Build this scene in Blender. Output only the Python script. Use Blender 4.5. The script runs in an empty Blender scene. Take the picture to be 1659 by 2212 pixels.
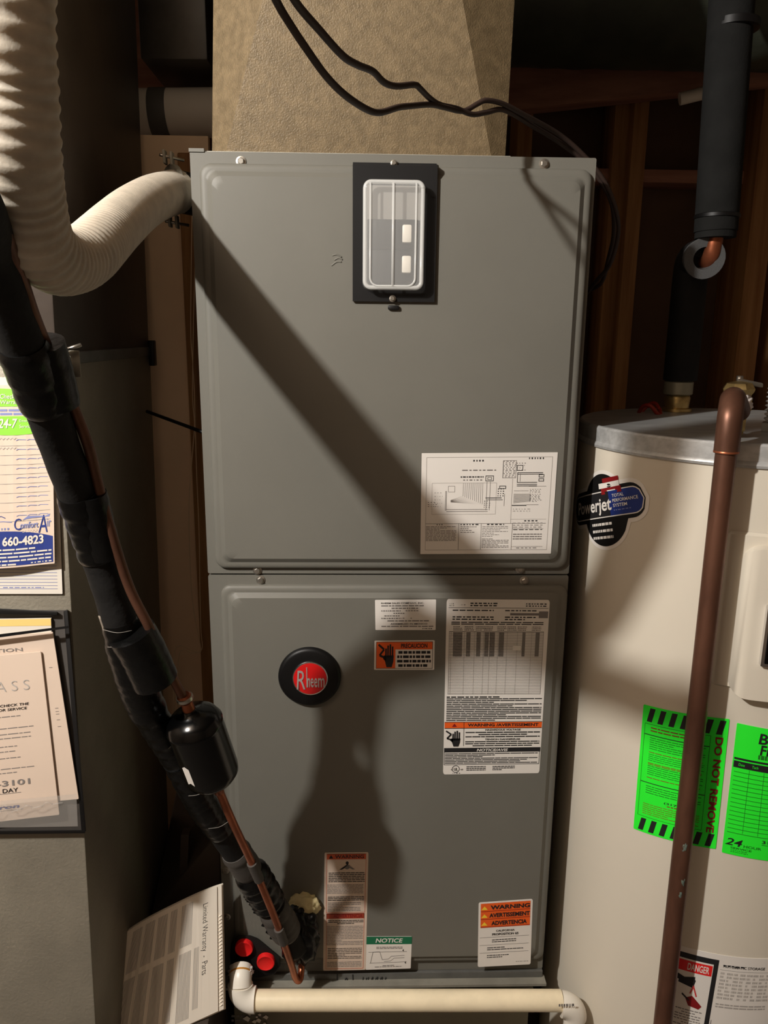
import bpy, bmesh, math, random
from mathutils import Vector, Matrix, noise

# ------------------------------------------------------------------ camera, world, lamps, exposure
sc = bpy.context.scene
COL = sc.collection
W_PX, H_PX, F_PX = 1659.0, 2212.0, 1661.0
EYE = Vector((-.0473, -1.2703, 1.5822))
PITCH, YAW, ROLL = .2275, .0288, .0102
_f = Vector((math.sin(YAW)*math.cos(PITCH), math.cos(YAW)*math.cos(PITCH), -math.sin(PITCH)))
_r0 = Vector((math.cos(YAW), -math.sin(YAW), 0)); _u0 = _r0.cross(_f)
_r = _r0*math.cos(ROLL) + _u0*math.sin(ROLL); _u = -_r0*math.sin(ROLL) + _u0*math.cos(ROLL)
cam = bpy.data.cameras.new('camera'); cam_o = bpy.data.objects.new('camera', cam); COL.objects.link(cam_o)
cam.sensor_fit = 'VERTICAL'; cam.sensor_height = 36.0; cam.lens = 36.0*F_PX/H_PX
cam.clip_start = .02
M = Matrix((( _r.x, _u.x, -_f.x, EYE.x), (_r.y, _u.y, -_f.y, EYE.y), (_r.z, _u.z, -_f.z, EYE.z), (0, 0, 0, 1)))
cam_o.matrix_world = M
sc.camera = cam_o

wd = bpy.data.worlds.new('world'); sc.world = wd; wd.use_nodes = True
wd.node_tree.nodes['Background'].inputs[0].default_value = (.9, .75, .6, 1)
wd.node_tree.nodes['Background'].inputs[1].default_value = .0

lamp = bpy.data.lights.new('ceiling_bulb', 'POINT'); lamp.energy = 180; lamp.color = (1, .965, .915)
lamp.shadow_soft_size = .032
lamp_o = bpy.data.objects.new('ceiling_bulb', lamp); COL.objects.link(lamp_o); lamp_o.location = (-1.12, -1.25, 2.40)

sc.view_settings.view_transform = 'Standard'; sc.view_settings.look = 'None'
sc.view_settings.gamma = 1; sc.view_settings.use_curve_mapping = False
sc.view_settings.exposure = 0.0
sc.cycles.max_bounces = 8; sc.cycles.transparent_max_bounces = 12
sc.cycles.sample_clamp_indirect = 3

# ------------------------------------------------------------------ measuring helpers (photo position at a known real depth)
def ray(px, py): return _f + _r*((px-W_PX/2)/F_PX) + _u*((H_PX/2-py)/F_PX)
def P(px, py, Y):
    d = ray(px, py); return EYE + d*((Y-EYE.y)/d.y)
def PX(px, py, X):
    d = ray(px, py); return EYE + d*((X-EYE.x)/d.x)
TC, TR = Vector((.645, .09)), .295           # water heater axis and radius
def PT(px, py):                              # on the tank wall -> (theta, z)
    d = ray(px, py); ox, oy = EYE.x-TC.x, EYE.y-TC.y
    a = d.x**2+d.y**2; b = 2*(ox*d.x+oy*d.y); c = ox*ox+oy*oy-TR*TR
    q = EYE + d*((-b-math.sqrt(max(b*b-4*a*c, 0)))/(2*a))
    return math.atan2(q.x-TC.x, -(q.y-TC.y)), q.z

# ------------------------------------------------------------------ materials
def lin(c): c /= 255.0; return c/12.92 if c <= .04045 else ((c+.055)/1.055)**2.4
def S(r, g, b): return (lin(r), lin(g), lin(b))
def mat(name, rgb, rough=.5, metal=0, spec=.5, var=0, scale=20, bump=0, bscale=200, coat=0, rgb2=None, stretch=None, rvar=0):
    m = bpy.data.materials.new(name); m.use_nodes = True
    nt = m.node_tree; b = nt.nodes['Principled BSDF']
    b.inputs['Base Color'].default_value = (*rgb, 1); b.inputs['Roughness'].default_value = rough
    b.inputs['Metallic'].default_value = metal; b.inputs['Specular IOR Level'].default_value = spec
    b.inputs['Coat Weight'].default_value = coat
    if var or bump or rgb2 or rvar:
        tc = nt.nodes.new('ShaderNodeTexCoord'); src = tc.outputs['Object']
        if stretch:
            mp = nt.nodes.new('ShaderNodeMapping'); mp.inputs['Scale'].default_value = stretch
            nt.links.new(src, mp.inputs[0]); src = mp.outputs[0]
    if var or rgb2 or rvar:
        n = nt.nodes.new('ShaderNodeTexNoise'); n.inputs['Scale'].default_value = scale
        n.inputs['Detail'].default_value = 5; n.inputs['Roughness'].default_value = .6
        nt.links.new(src, n.inputs['Vector'])
        if var or rgb2:
            r = nt.nodes.new('ShaderNodeValToRGB')
            c2 = rgb2 or tuple(v*(1+var) for v in rgb)
            c1 = rgb if rgb2 else tuple(v*(1-var) for v in rgb)
            r.color_ramp.elements[0].position = .36; r.color_ramp.elements[1].position = .64
            r.color_ramp.elements[0].color = (*c1, 1); r.color_ramp.elements[1].color = (*c2, 1)
            nt.links.new(n.outputs[0], r.inputs[0]); nt.links.new(r.outputs[0], b.inputs['Base Color'])
        if rvar:
            mr = nt.nodes.new('ShaderNodeMapRange'); mr.inputs[3].default_value = rough-rvar; mr.inputs[4].default_value = rough+rvar
            nt.links.new(n.outputs[0], mr.inputs[0]); nt.links.new(mr.outputs[0], b.inputs['Roughness'])
    if bump:
        n2 = nt.nodes.new('ShaderNodeTexNoise'); n2.inputs['Scale'].default_value = bscale; n2.inputs['Detail'].default_value = 3
        nt.links.new(src, n2.inputs['Vector'])
        bp = nt.nodes.new('ShaderNodeBump'); bp.inputs['Strength'].default_value = bump; bp.inputs['Distance'].default_value = .002
        nt.links.new(n2.outputs[0], bp.inputs['Height']); nt.links.new(bp.outputs[0], b.inputs['Normal'])
    return m
def clear(name, rgb, amount, rough=.15):
    m = bpy.data.materials.new(name); m.use_nodes = True; nt = m.node_tree
    b = nt.nodes['Principled BSDF']; b.inputs['Base Color'].default_value = (*rgb, 1); b.inputs['Roughness'].default_value = rough
    t = nt.nodes.new('ShaderNodeBsdfTransparent'); mx = nt.nodes.new('ShaderNodeMixShader'); mx.inputs[0].default_value = amount
    nt.links.new(t.outputs[0], mx.inputs[1]); nt.links.new(b.outputs[0], mx.inputs[2])
    nt.links.new(mx.outputs[0], nt.nodes['Material Output'].inputs[0]); return m
PAINT = mat('grey_enamel', S(109, 107, 99), .5, spec=.35, var=.03, scale=6, bump=.05, bscale=900)
GALV = mat('galvanised_steel', S(150, 146, 134), .55, metal=.35, var=.12, scale=18, bump=.25, bscale=160, rvar=.1)
PLEN = mat('spangled_plenum_steel', S(116, 99, 72), .5, metal=.12, var=.16, scale=70, bump=.4, bscale=420, rvar=.12)
GALVD = mat('dull_galvanised_steel', S(112, 112, 108), .5, metal=.5, var=.15, scale=14, bump=.15, bscale=120)
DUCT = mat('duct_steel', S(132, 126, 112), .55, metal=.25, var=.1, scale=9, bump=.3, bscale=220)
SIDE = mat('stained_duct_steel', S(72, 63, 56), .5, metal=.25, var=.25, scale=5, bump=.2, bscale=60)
STEEL = mat('zinc_screw', S(190, 185, 175), .3, metal=.9)
CHROME = mat('chrome', S(220, 220, 222), .12, metal=1)
SILVER = mat('silver_print', S(215, 205, 200), .35, metal=.6)
BLACK = mat('black_plastic', S(14, 13, 13), .45, spec=.3)
BLACKM = mat('black_enamel_plate', S(20, 19, 19), .5, spec=.3)
GLOSSB = mat('gloss_black_enamel', S(3, 3, 3), .18, spec=.35)
FOAM = mat('black_pipe_foam', S(19, 18, 17), .75, spec=.3, var=.25, scale=20, bump=.3, bscale=150)
FOAMG = mat('charcoal_pipe_foam', S(26, 26, 25), .9, spec=.2, var=.15, scale=25, bump=.3, bscale=200)
FOAMR = mat('grey_foam_ring', S(76, 76, 76), .85, bump=.3, bscale=300)
TAPE = mat('black_vinyl_tape', S(7, 7, 7), .32, spec=.3, bump=.6, bscale=70)
TAPEG = mat('dusty_tape', S(70, 66, 62), .6, bump=.4, bscale=60)
COPPER = mat('copper', S(160, 92, 62), .38, metal=.75, var=.18, scale=25)
COPPERD = mat('tarnished_copper', S(106, 72, 56), .42, metal=.6, var=.22, scale=30, stretch=(1, 1, .3))
PATINA = mat('patina', S(96, 110, 100), .8)
BRASS = mat('brass', S(190, 165, 110), .35, metal=.85, var=.2, scale=60)
HOSE = mat('grey_ribbed_vinyl', S(186, 175, 158), .6, var=.1, scale=40, bump=.15, bscale=250)
_b = HOSE.node_tree.nodes['Principled BSDF']; _b.inputs['Subsurface Weight'].default_value = .35; _b.inputs['Subsurface Radius'].default_value = (1, .8, .6); _b.inputs['Subsurface Scale'].default_value = .02
PVC = mat('cream_pvc', S(246, 230, 196), .4, var=.04, scale=30)
PVCW = mat('white_pvc', S(243, 236, 222), .35)
PTAPE = mat('white_thread_tape', S(235, 228, 224), .5, bump=.4, bscale=120)
GLUE = mat('amber_primer', S(190, 130, 50), .4)
RED = mat('red_plastic', S(225, 30, 30), .4)
REDP = mat('red_print', S(200, 60, 60), .6)
REDD = mat('dark_red_print', S(130, 10, 15), .6)
TANK = mat('almond_enamel', S(218, 209, 192), .35, spec=.4, var=.01, scale=5)
LID = mat('tank_lid_steel', S(186, 186, 184), .4, metal=.35, var=.15, scale=12, stretch=(1, 6, 6), bump=.1, bscale=40)
WHITE = mat('white_label_stock', S(232, 226, 218), .4)
PAPER = mat('cream_paper', S(208, 188, 170), .75, var=.02, scale=10)
PAPERW = mat('white_paper', S(213, 206, 194), .75)
PAPERY = mat('manila_paper', S(232, 196, 118), .8)
INK = mat('black_print', S(26, 25, 27), .6)
INKG = mat('grey_print', S(120, 114, 110), .6)
INKM = mat('mid_grey_print', S(142, 136, 130), .6)
INKL = mat('pale_grey_print', S(168, 162, 156), .6)
NAVY = mat('navy_print', S(24, 46, 120), .55)
NAVYL = mat('soft_blue_print', S(120, 128, 176), .6)
ORANGE = mat('orange_print', S(235, 96, 30), .5)
ORANGED = mat('burnt_orange_print', S(196, 84, 44), .5)
YELLOW = mat('yellow_print', S(245, 205, 60), .5)
LIME = mat('lime_print', S(130, 215, 50), .5)
GREEN = mat('green_print', S(10, 105, 70), .5)
NEON = mat('fluorescent_green_card', S(40, 255, 50), .55)
NEOND = mat('green_print_line', S(20, 120, 25), .6)
TAN = mat('tan_board', S(250, 218, 182), .8, var=.06, scale=4)
WOOD = mat('stud_pine', S(172, 128, 80), .75, rgb2=S(140, 96, 56), scale=3, stretch=(14, 14, .8), bump=.2, bscale=30)
WOODD = mat('dark_joist_wood', S(176, 128, 106), .8, rgb2=S(146, 100, 82), scale=3, stretch=(1, 10, 10))
BACKB = mat('brown_sheathing', S(92, 70, 54), .85, var=.15, scale=4, bump=.2, bscale=20)
CONC = mat('concrete', S(92, 86, 80), .85, var=.12, scale=6, bump=.3, bscale=60)
BLOCK = mat('basement_wall_paint', S(134, 117, 100), .85, var=.06, scale=5)
FLEXD = mat('dark_duct_wrap', S(62, 66, 54), .5, var=.3, scale=6, bump=.5, bscale=25)
WIREB = mat('dark_cable_jacket', S(58, 44, 38), .5)
WIREG = mat('pale_cable_jacket', S(120, 104, 92), .5)
WIREW = mat('thin_white_wire', S(235, 208, 170), .6)
THREAD = mat('dull_thread', S(120, 116, 110), .5)
PUTTY = mat('cream_sealant', S(214, 198, 150), .45, bump=.8, bscale=60, var=.1, scale=40)
CLEAR = clear('clear_plastic_cover', (.8, .8, .78), .27, .1)
RIBC = clear('frosted_rib', (.85, .85, .82), .5, .2)
VINYL = clear('clear_vinyl_pocket', (.5, .47, .43), .18, .12)

# ------------------------------------------------------------------ object helpers
def link(name, me, parent=None):
    o = bpy.data.objects.new(name, me); COL.objects.link(o)
    if parent:
        o.parent = parent
        base = Vector(parent.get('_base', (0, 0, 0)))
        o.matrix_parent_inverse = Matrix.Translation(-base)
    o['_base'] = (0, 0, 0)
    return o
def empty(name, loc=(0, 0, 0)):
    o = bpy.data.objects.new(name, None); COL.objects.link(o); o.location = loc; o['_base'] = tuple(loc); return o
def tag(o, label=None, cat=None, group=None, kind=None):
    if label: o['label'] = label
    if cat: o['category'] = cat
    if group: o['group'] = group
    if kind: o['kind'] = kind
    return o
def mesh(name, vs, fs, m, parent=None, smooth=False, idx=None, auto=None):
    me = bpy.data.meshes.new(name); me.from_pydata([tuple(v) for v in vs], [], fs)
    for x in (m if isinstance(m, (list, tuple)) else [m]): me.materials.append(x)
    if idx: me.polygons.foreach_set('material_index', idx)
    bm = bmesh.new(); bm.from_mesh(me); bmesh.ops.recalc_face_normals(bm, faces=bm.faces) if not idx else None
    bm.to_mesh(me); bm.free()
    if smooth: me.polygons.foreach_set('use_smooth', [True]*len(me.polygons))
    me.update()
    if auto is not None:
        me.polygons.foreach_set('use_smooth', [True]*len(me.polygons))
        me.set_sharp_from_angle(angle=math.radians(auto))
    return link(name, me, parent)
class MB:                                     # collects shapes into one mesh
    def __init__(s): s.v, s.f = [], []
    def add(s, vs, fs):
        n = len(s.v); s.v += [Vector(v) for v in vs]; s.f += [[i+n for i in f] for f in fs]; return s
    def box(s, x0, x1, y0, y1, z0, z1):
        v = [(x, y, z) for z in (z0, z1) for y in (y0, y1) for x in (x0, x1)]
        return s.add(v, [(0, 2, 3, 1), (4, 5, 7, 6), (0, 1, 5, 4), (2, 6, 7, 3), (0, 4, 6, 2), (1, 3, 7, 5)])
    def hexa(s, lo, hi):                      # two quads (4 points each)
        return s.add(list(lo)+list(hi), [(3, 2, 1, 0), (4, 5, 6, 7), (0, 1, 5, 4), (1, 2, 6, 5), (2, 3, 7, 6), (3, 0, 4, 7)])
    def tube(s, path, r, n=16, caps=True):
        path = [Vector(p) for p in path]; k = len(path)
        rs = r if isinstance(r, (list, tuple)) else [r]*k
        t0 = (path[1]-path[0]).normalized()
        a = Vector((0, 0, 1)) if abs(t0.z) < .9 else Vector((1, 0, 0))
        nrm = (a - t0*a.dot(t0)).normalized(); vs = []; fs = []
        for i, p in enumerate(path):
            t = (path[min(i+1, k-1)]-path[max(i-1, 0)])
            t = t.normalized() if t.length > 1e-9 else t0
            nrm = (nrm - t*nrm.dot(t)).normalized(); b = t.cross(nrm); t0 = t
            for j in range(n):
                q = 2*math.pi*j/n; vs.append(p + (nrm*math.cos(q)+b*math.sin(q))*rs[i])
        for i in range(k-1):
            for j in range(n): fs.append((i*n+j, i*n+(j+1) % n, (i+1)*n+(j+1) % n, (i+1)*n+j))
        if caps: fs.append(list(range(n))[::-1]); fs.append([(k-1)*n+j for j in range(n)])
        return s.add(vs, fs)
    def lathe(s, o, axis, prof, n=24):        # prof: (distance along axis, radius)
        o = Vector(o); axis = Vector(axis).normalized()
        a = Vector((0, 0, 1)) if abs(axis.z) < .9 else Vector((1, 0, 0))
        e1 = (a-axis*a.dot(axis)).normalized(); e2 = axis.cross(e1); vs = []; fs = []
        for d, r in prof:
            for j in range(n):
                q = 2*math.pi*j/n; vs.append(o+axis*d+(e1*math.cos(q)+e2*math.sin(q))*max(r, 1e-5))
        for i in range(len(prof)-1):
            for j in range(n): fs.append((i*n+j, i*n+(j+1) % n, (i+1)*n+(j+1) % n, (i+1)*n+j))
        fs.append(list(range(n))[::-1]); fs.append([(len(prof)-1)*n+j for j in range(n)])
        return s.add(vs, fs)
    def loops(s, loops, cap0=False, cap1=True):
        vs = []; fs = []; n = len(loops[0])
        for l in loops: vs += l
        for i in range(len(loops)-1):
            for j in range(n): fs.append((i*n+j, i*n+(j+1) % n, (i+1)*n+(j+1) % n, (i+1)*n+j))
        if cap1: fs.append([(len(loops)-1)*n+j for j in range(n)])
        if cap0: fs.append(list(range(n))[::-1])
        return s.add(vs, fs)
    def build(s, name, m, parent=None, smooth=False, bevel=0, auto=None, seg=2):
        o = mesh(name, s.v, s.f, m, parent, smooth, auto=auto)
        if bevel:
            bm = bmesh.new(); bm.from_mesh(o.data)
            es = [e for e in bm.edges if len(e.link_faces) == 2 and e.calc_face_angle(0) > .6]
            bmesh.ops.bevel(bm, geom=es, offset=bevel, segments=seg, affect='EDGES', profile=.5)
            bm.to_mesh(o.data); bm.free()
            o.data.polygons.foreach_set('use_smooth', [True]*len(o.data.polygons)); o.data.set_sharp_from_angle(angle=math.radians(40))
        return o
def spline(pts, n=12):
    pts = [Vector(p) for p in pts]; out = []
    for i in range(len(pts)-1):
        a, b = pts[i], pts[i+1]; p0 = pts[i-1] if i else a*2-b; p3 = pts[i+2] if i+2 < len(pts) else b*2-a
        for k in range(n):
            t = k/n; out.append(.5*((2*a)+(b-p0)*t+(2*p0-5*a+4*b-p3)*t*t+(3*a-p0-3*b+p3)*t**3))
    out.append(pts[-1]); return out
def resample(path, step):
    out = [path[0]]; acc = 0
    for a, b in zip(path, path[1:]):
        d = (b-a).length; t = step-acc
        while t <= d and d > 0: out.append(a.lerp(b, t/d)); t += step
        acc = d-(t-step)
    return out
def rrect(x0, x1, z0, z1, r, y, n=6):         # rounded rectangle loop in an xz plane, same count always
    out = []
    for cx, cz, a0 in ((x1-r, z1-r, 0), (x0+r, z1-r, 90), (x0+r, z0+r, 180), (x1-r, z0+r, 270)):
        for k in range(n+1):
            a = math.radians(a0+90*k/n); out.append(Vector((cx+r*math.cos(a), y, cz+r*math.sin(a))))
    return out
def blob(c, rad, amp, seed, freq=30, sub=4):
    bm = bmesh.new(); bmesh.ops.create_icosphere(bm, subdivisions=sub, radius=1)
    for v in bm.verts:
        d = v.co.copy(); k = 1+amp*noise.noise(d*freq/10+Vector((seed, seed*2, 0)))+amp*.5*noise.noise(d*freq/4+Vector((seed, 0, 3)))
        v.co = Vector(c)+Vector((d.x*rad[0], d.y*rad[1], d.z*rad[2]))*k
    vs = [v.co.copy() for v in bm.verts]; fs = [[v.index for v in f.verts] for f in bm.faces]; bm.free(); return vs, fs

# ------------------------------------------------------------------ printed labels: sheets with real lettering on them
_tc = {}
def text_geo(s, bold=0, shear=0, sp=1):
    k = (s, bold, shear, sp)
    if k not in _tc:
        c = bpy.data.curves.new('t', 'FONT'); c.body = s; c.size = 1; c.offset = bold; c.shear = shear; c.space_character = sp
        c.resolution_u = 3; c.fill_mode = 'FRONT'
        o = bpy.data.objects.new('t', c); me = bpy.data.meshes.new_from_object(o)
        vs = [(v.co.x, v.co.y) for v in me.vertices]; fs = [tuple(p.vertices) for p in me.polygons]
        bpy.data.objects.remove(o); bpy.data.curves.remove(c); bpy.data.meshes.remove(me)
        xs = [v[0] for v in vs]; ys = [v[1] for v in vs]
        x0, x1, y0, y1 = min(xs), max(xs), min(ys), max(ys)
        vs = [((x-x0)/(x1-x0), (y1-y)/(y1-y0)) for x, y in vs]
        _tc[k] = (vs, fs)
    return _tc[k]
class Sheet:
    """A thin sheet; positions on it are fractions: s to the right, t downwards."""
    def __init__(s, fn, seg=1): s.fn, s.seg, s.pv, s.pf, s.pi, s.mats = fn, seg, [], [], [], []
    def _mi(s, m):
        if m not in s.mats: s.mats.append(m)
        return s.mats.index(m)
    def poly(s, pts, m, h=1, faces=None):
        n = len(s.pv); s.pv += [s.fn(a, b, .0003*h) for a, b in pts]
        for f in (faces or [list(range(len(pts)))]): s.pf.append([i+n for i in f]); s.pi.append(s._mi(m))
        return s
    def rect(s, s0, t0, s1, t1, m, h=1):
        k = max(1, int(round(s.seg*abs(s1-s0)))); pts = []
        for i in range(k+1):
            x = s0+(s1-s0)*i/k; pts += [(x, t0), (x, t1)]
        return s.poly(pts, m, h, [(2*i, 2*i+1, 2*i+3, 2*i+2) for i in range(k)])
    def para(s, s0, t0, s1, t1, dx, m, h=1):   # slanted bar: top edge shifted by dx
        return s.poly([(s0+dx, t0), (s0, t1), (s1, t1), (s1+dx, t0)], m, h)
    def frame(s, s0, t0, s1, t1, ws, wt, m, h=1):
        s.rect(s0, t0, s1, t0+wt, m, h); s.rect(s0, t1-wt, s1, t1, m, h)
        s.rect(s0, t0+wt, s0+ws, t1-wt, m, h); return s.rect(s1-ws, t0+wt, s1, t1-wt, m, h)
    def text(s, body, s0, t0, s1, t1, m, bold=.01, shear=0, h=2, rot=0, sp=1):
        vs, fs = text_geo(body, bold, shear, sp)
        if rot == 0: pts = [(s0+(s1-s0)*x, t0+(t1-t0)*y) for x, y in vs]
        else: pts = [(s1-(s1-s0)*y, t0+(t1-t0)*x) for x, y in vs]          # reads downwards
        return s.poly(pts, m, h, fs)
    def bars(s, s0, t0, s1, t1, n, m, seed=1, fill=.5, full=.85, h=1, gap=.012, center=False):
        rnd = random.Random(seed); dt = (t1-t0)/n
        for i in range(n):
            t = t0+dt*i; L = (s1-s0)*(1 if rnd.random() < full else rnd.uniform(.4, .9))
            x = s0+((s1-s0-L)/2 if center else 0); xe = x+L
            while x < xe-.005:
                w = min(rnd.uniform(.04, .14)*(s1-s0)*1.2, xe-x); s.rect(x, t+dt*(.5-fill/2), x+w, t+dt*(.5+fill/2), m, h); x += w+gap
        return s
    def cols(s, s0, s1, ft, fb, m, h=1, n=14):
        pts = []
        for i in range(n+1):
            x = s0+(s1-s0)*i/n; pts += [(x, ft(i/n)), (x, fb(i/n))]
        return s.poly(pts, m, h, [(2*i, 2*i+1, 2*i+3, 2*i+2) for i in range(n)])
    def disc(s, cs, ct, rs, rt, m, h=1, n=24):
        return s.poly([(cs+rs*math.cos(2*math.pi*k/n), ct+rt*math.sin(2*math.pi*k/n)) for k in range(n)], m, h)
    def ring(s, cs, ct, rs, rt, w, m, h=1, n=24):
        pts = []
        for k in range(n):
            a = 2*math.pi*k/n; c, d = math.cos(a), math.sin(a); pts += [(cs+rs*c, ct+rt*d), (cs+rs*(1-w)*c, ct+rt*(1-w)*d)]
        return s.poly(pts, m, h, [(2*k, 2*k+1, (2*k+3) % (2*n), (2*k+2) % (2*n)) for k in range(n)])
    def stroke(s, pts, w, wt, m, h=1):
        for (a, b), (c, d) in zip(pts, pts[1:]):
            dx, dy = c-a, d-b; L = math.hypot(dx/w, dy/wt) or 1; nx, ny = -dy/wt/L*w/2, dx/w/L*wt/2
            s.poly([(a+nx, b+ny), (a-nx, b-ny), (c-nx, d-ny), (c+nx, d+ny)], m, h)
        return s
    def build(s, name, m, parent=None, pname='lettering', thick=.0006, rad=.03, ratio=1.0, cols=None, curl=None):
        m_ = cols or max(4, s.seg); vs = []; fs = []
        cr = [rad*(1-math.cos(math.pi/2*k/5)) for k in range(5)]
        xs = cr+[rad+(1-2*rad)*k/m_ for k in range(m_+1)]+[1-v for v in cr[::-1]]; n = len(xs)-1
        for x in xs:
            e = min(x, 1-x); c = 0
            rs, rt = rad, rad*ratio
            if e < rs: c = rt*(1-math.sqrt(max(0, 1-((rs-e)/rs)**2)))
            for k, t in ((0, c), (1, 1-c)):
                vs += [s.fn(x, t, 0), s.fn(x, t, -thick)]
        for i in range(n):
            a, b = 4*i, 4*i+4
            fs += [(a, a+2, b+2, b), (a+1, b+1, b+3, a+3), (a, b, b+1, a+1), (a+2, a+3, b+3, b+2)]
        fs += [(0, 1, 3, 2), (4*n, 4*n+2, 4*n+3, 4*n+1)]
        o = mesh(name, vs, fs, m, parent)
        if s.pf:
            p = mesh(pname, s.pv, s.pf, s.mats, o, idx=s.pi)
        return o
def quad(tl, tr, br, bl, lift=(0, -1, 0)):
    tl, tr, br, bl, l = Vector(tl), Vector(tr), Vector(br), Vector(bl), Vector(lift)
    def fn(a, b, h): return (tl*(1-a)+tr*a)*(1-b)+(bl*(1-a)+br*a)*b+l*h
    return fn
def flat(tl, tr, br, bl, Y): return quad(P(*tl, Y), P(*tr, Y), P(*br, Y), P(*bl, Y))
def cyl(tl, tr, br, bl, lift=.0008):
    q = [Vector(PT(*p)) if not isinstance(p[0], tuple) else Vector(p[0]) for p in (tl, tr, br, bl)]
    def fn(a, b, h):
        th, z = (q[0]*(1-a)+q[1]*a)*(1-b)+(q[3]*(1-a)+q[2]*a)*b
        r = TR+lift+h; return Vector((TC.x+r*math.sin(th), TC.y-r*math.cos(th), z))
    return fn
def hand(sh, s0, t0, s1, t1, m):               # open palm with a spark, the shock symbol
    w, h = s1-s0, t1-t0
    def p(L): return [(s0+w*a, t0+h*b) for a, b in L]
    for k, (a, top) in enumerate(((.42, .22), (.53, .1), (.65, .05), (.77, .14))):
        sh.poly(p([(a, top), (a+.085, top), (a+.085, .62), (a, .62)]), m, 2)
    sh.poly(p([(.36, .5), (.88, .5), (.86, .75), (.78, .98), (.5, .98), (.42, .75)]), m, 2)
    sh.poly(p([(.36, .5), (.3, .62), (.45, .76), (.5, .6)]), m, 2)
    sh.stroke(p([(.06, .06), (.36, .26), (.12, .5), (.38, .58)]), w*.09, h*.09, m, 2)

# ================================================================== the room
ZT = 1.85
f = MB().box(-2.6, 2.4, -3.2, 1.3, -.1, 0).build('floor', CONC); tag(f, kind='structure')
c = MB().box(-2.6, 2.4, -3.2, 1.3, 2.62, 2.7).build('ceiling', BLOCK); tag(c, kind='structure')
wb = MB().box(-2.6, 2.4, 1.1, 1.2, 0, 2.62).build('wall_back', BACKB); tag(wb, kind='structure')
for nm, b in (('wall_left', (-2.6, -2.5, -3.2, 1.2, 0, 2.62)), ('wall_right', (2.3, 2.4, -3.2, 1.2, 0, 2.62)), ('wall_front', (-2.6, 2.4, -3.2, -3.1, 0, 2.62))):
    tag(MB().box(*b).build(nm, BLOCK), kind='structure')
# framing of the back wall that shows beside the furnace
def stud(px0, px1, py, Y, y1, m=WOOD, z0=0, z1=2.62, nm='stud'):
    a, b = P(px0, py, Y).x, P(px1, py, Y).x
    return MB().box(a, b, Y, y1, z0, z1).build(nm, m, wb, bevel=.003)
stud(1118, 1150, 300, .98, 1.1)
stud(1318, 1352, 400, .98, 1.1)
stud(1366, 1398, 300, .95, 1.1)
stud(1608, 1655, 600, .93, 1.1)
stud(1690, 1760, 600, .93, 1.1)
MB().box(.25, 1.6, 1.0, 1.1, 2.0, 2.035).build('blocking', WOODD, wb, bevel=.003)
# tan board between return duct and furnace
tb0, tb1 = P(300, 900, .32), P(441, 900, .32)
tan = MB().box(tb0.x, tb1.x+.03, .32, .34, .3, P(380, 292, .32).z).build('panel', TAN, wb, bevel=.002)
tag(tan, 'tan board between the return duct and the furnace')
MB().box(P(437, 1500, .30).x, P(475, 1500, .30).x, .30, .32, .4, P(455, 330, .3).z).build('stud', WOOD, wb, bevel=.003)
MB().box(tb0.x-.2, P(455, 160, .75).x, .75, .8, 2.0, 2.4).build('blocking', WOODD, wb)
MB().box(P(360, 160, .7).x, P(400, 160, .7).x, .70, .74, 1.9, 2.16).build('stud', WOOD, wb, bevel=.003)

# ================================================================== return duct (left)
def corner(pts, X): return [PX(px, py, X) for px, py in pts]
XD = -.462
ft = Vector((XD, -.205, 2.3)); fb = Vector((XD, -.335, 0))
front_line = lambda z: Vector((XD, -.1948-(1.591-z)*.0697, z))
back_line = lambda z: Vector((XD, .2685-(1.596-z)*.0697, z))
duct = empty('return_duct', (-.75, 0, 0))
tag(duct, 'tall grey sheet-metal return duct on the left with papers on its front', 'duct')
def duct_sec(z0, z1, name, m, grow=0):
    a, b, c_, d = front_line(z0), front_line(z1), back_line(z1), back_line(z0)
    g = Vector((grow, -grow, 0)); g2 = Vector((grow, grow, 0)); w = Vector((-.62, 0, 0))
    lo = [a+g, d+g2, d+w, a+w-Vector((0, grow, 0))]; hi = [b+g, c_+g2, c_+w, b+w-Vector((0, grow, 0))]
    return MB().hexa(lo, hi).build(name, m, duct, bevel=.003)
zs = P(60, 772, -.23).z
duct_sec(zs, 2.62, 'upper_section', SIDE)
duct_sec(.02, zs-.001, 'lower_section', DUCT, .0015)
duct_sec(zs-.012, zs+.006, 'drive_cleat', GALVD, .004)
MB().box(XD+.001, XD+.012, back_line(zs).y-.012, back_line(zs).y+.008, zs-.03, zs+.018).build('cleat_end', BLACK, duct, bevel=.002)
zl = P(90, 1806, -.27).z

# sloping boot from the return duct into the furnace base
boot = MB()
e = [Vector((XD+.008, .0, .02)), Vector((-.318, .03, .02)), Vector((-.318, .46, .02)), Vector((XD+.008, .36, .02))]
h_ = [P(352, 1975, .02), Vector((-.318, .03, P(480, 1795, .03).z)), Vector((-.318, .46, .72)), Vector((XD+.008, .36, .66))]
h_[0].x = XD+.008
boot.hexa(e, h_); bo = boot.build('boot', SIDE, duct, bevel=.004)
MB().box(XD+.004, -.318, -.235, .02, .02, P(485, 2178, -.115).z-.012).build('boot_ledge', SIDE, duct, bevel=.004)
# slip seam on the boot
MB().hexa([h_[0]+Vector((.035, -.002, -.2)), h_[0]+Vector((.05, -.002, -.2)), h_[0]+Vector((.05, .004, -.2)), h_[0]+Vector((.035, .004, -.2))],
          [h_[3]+Vector((.06, -.32, -.02)), h_[3]+Vector((.075, -.32, -.02)), h_[3]+Vector((.075, -.3, -.02)), h_[3]+Vector((.06, -.3, -.02))]).build('boot_seam', SIDE, duct)

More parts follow.
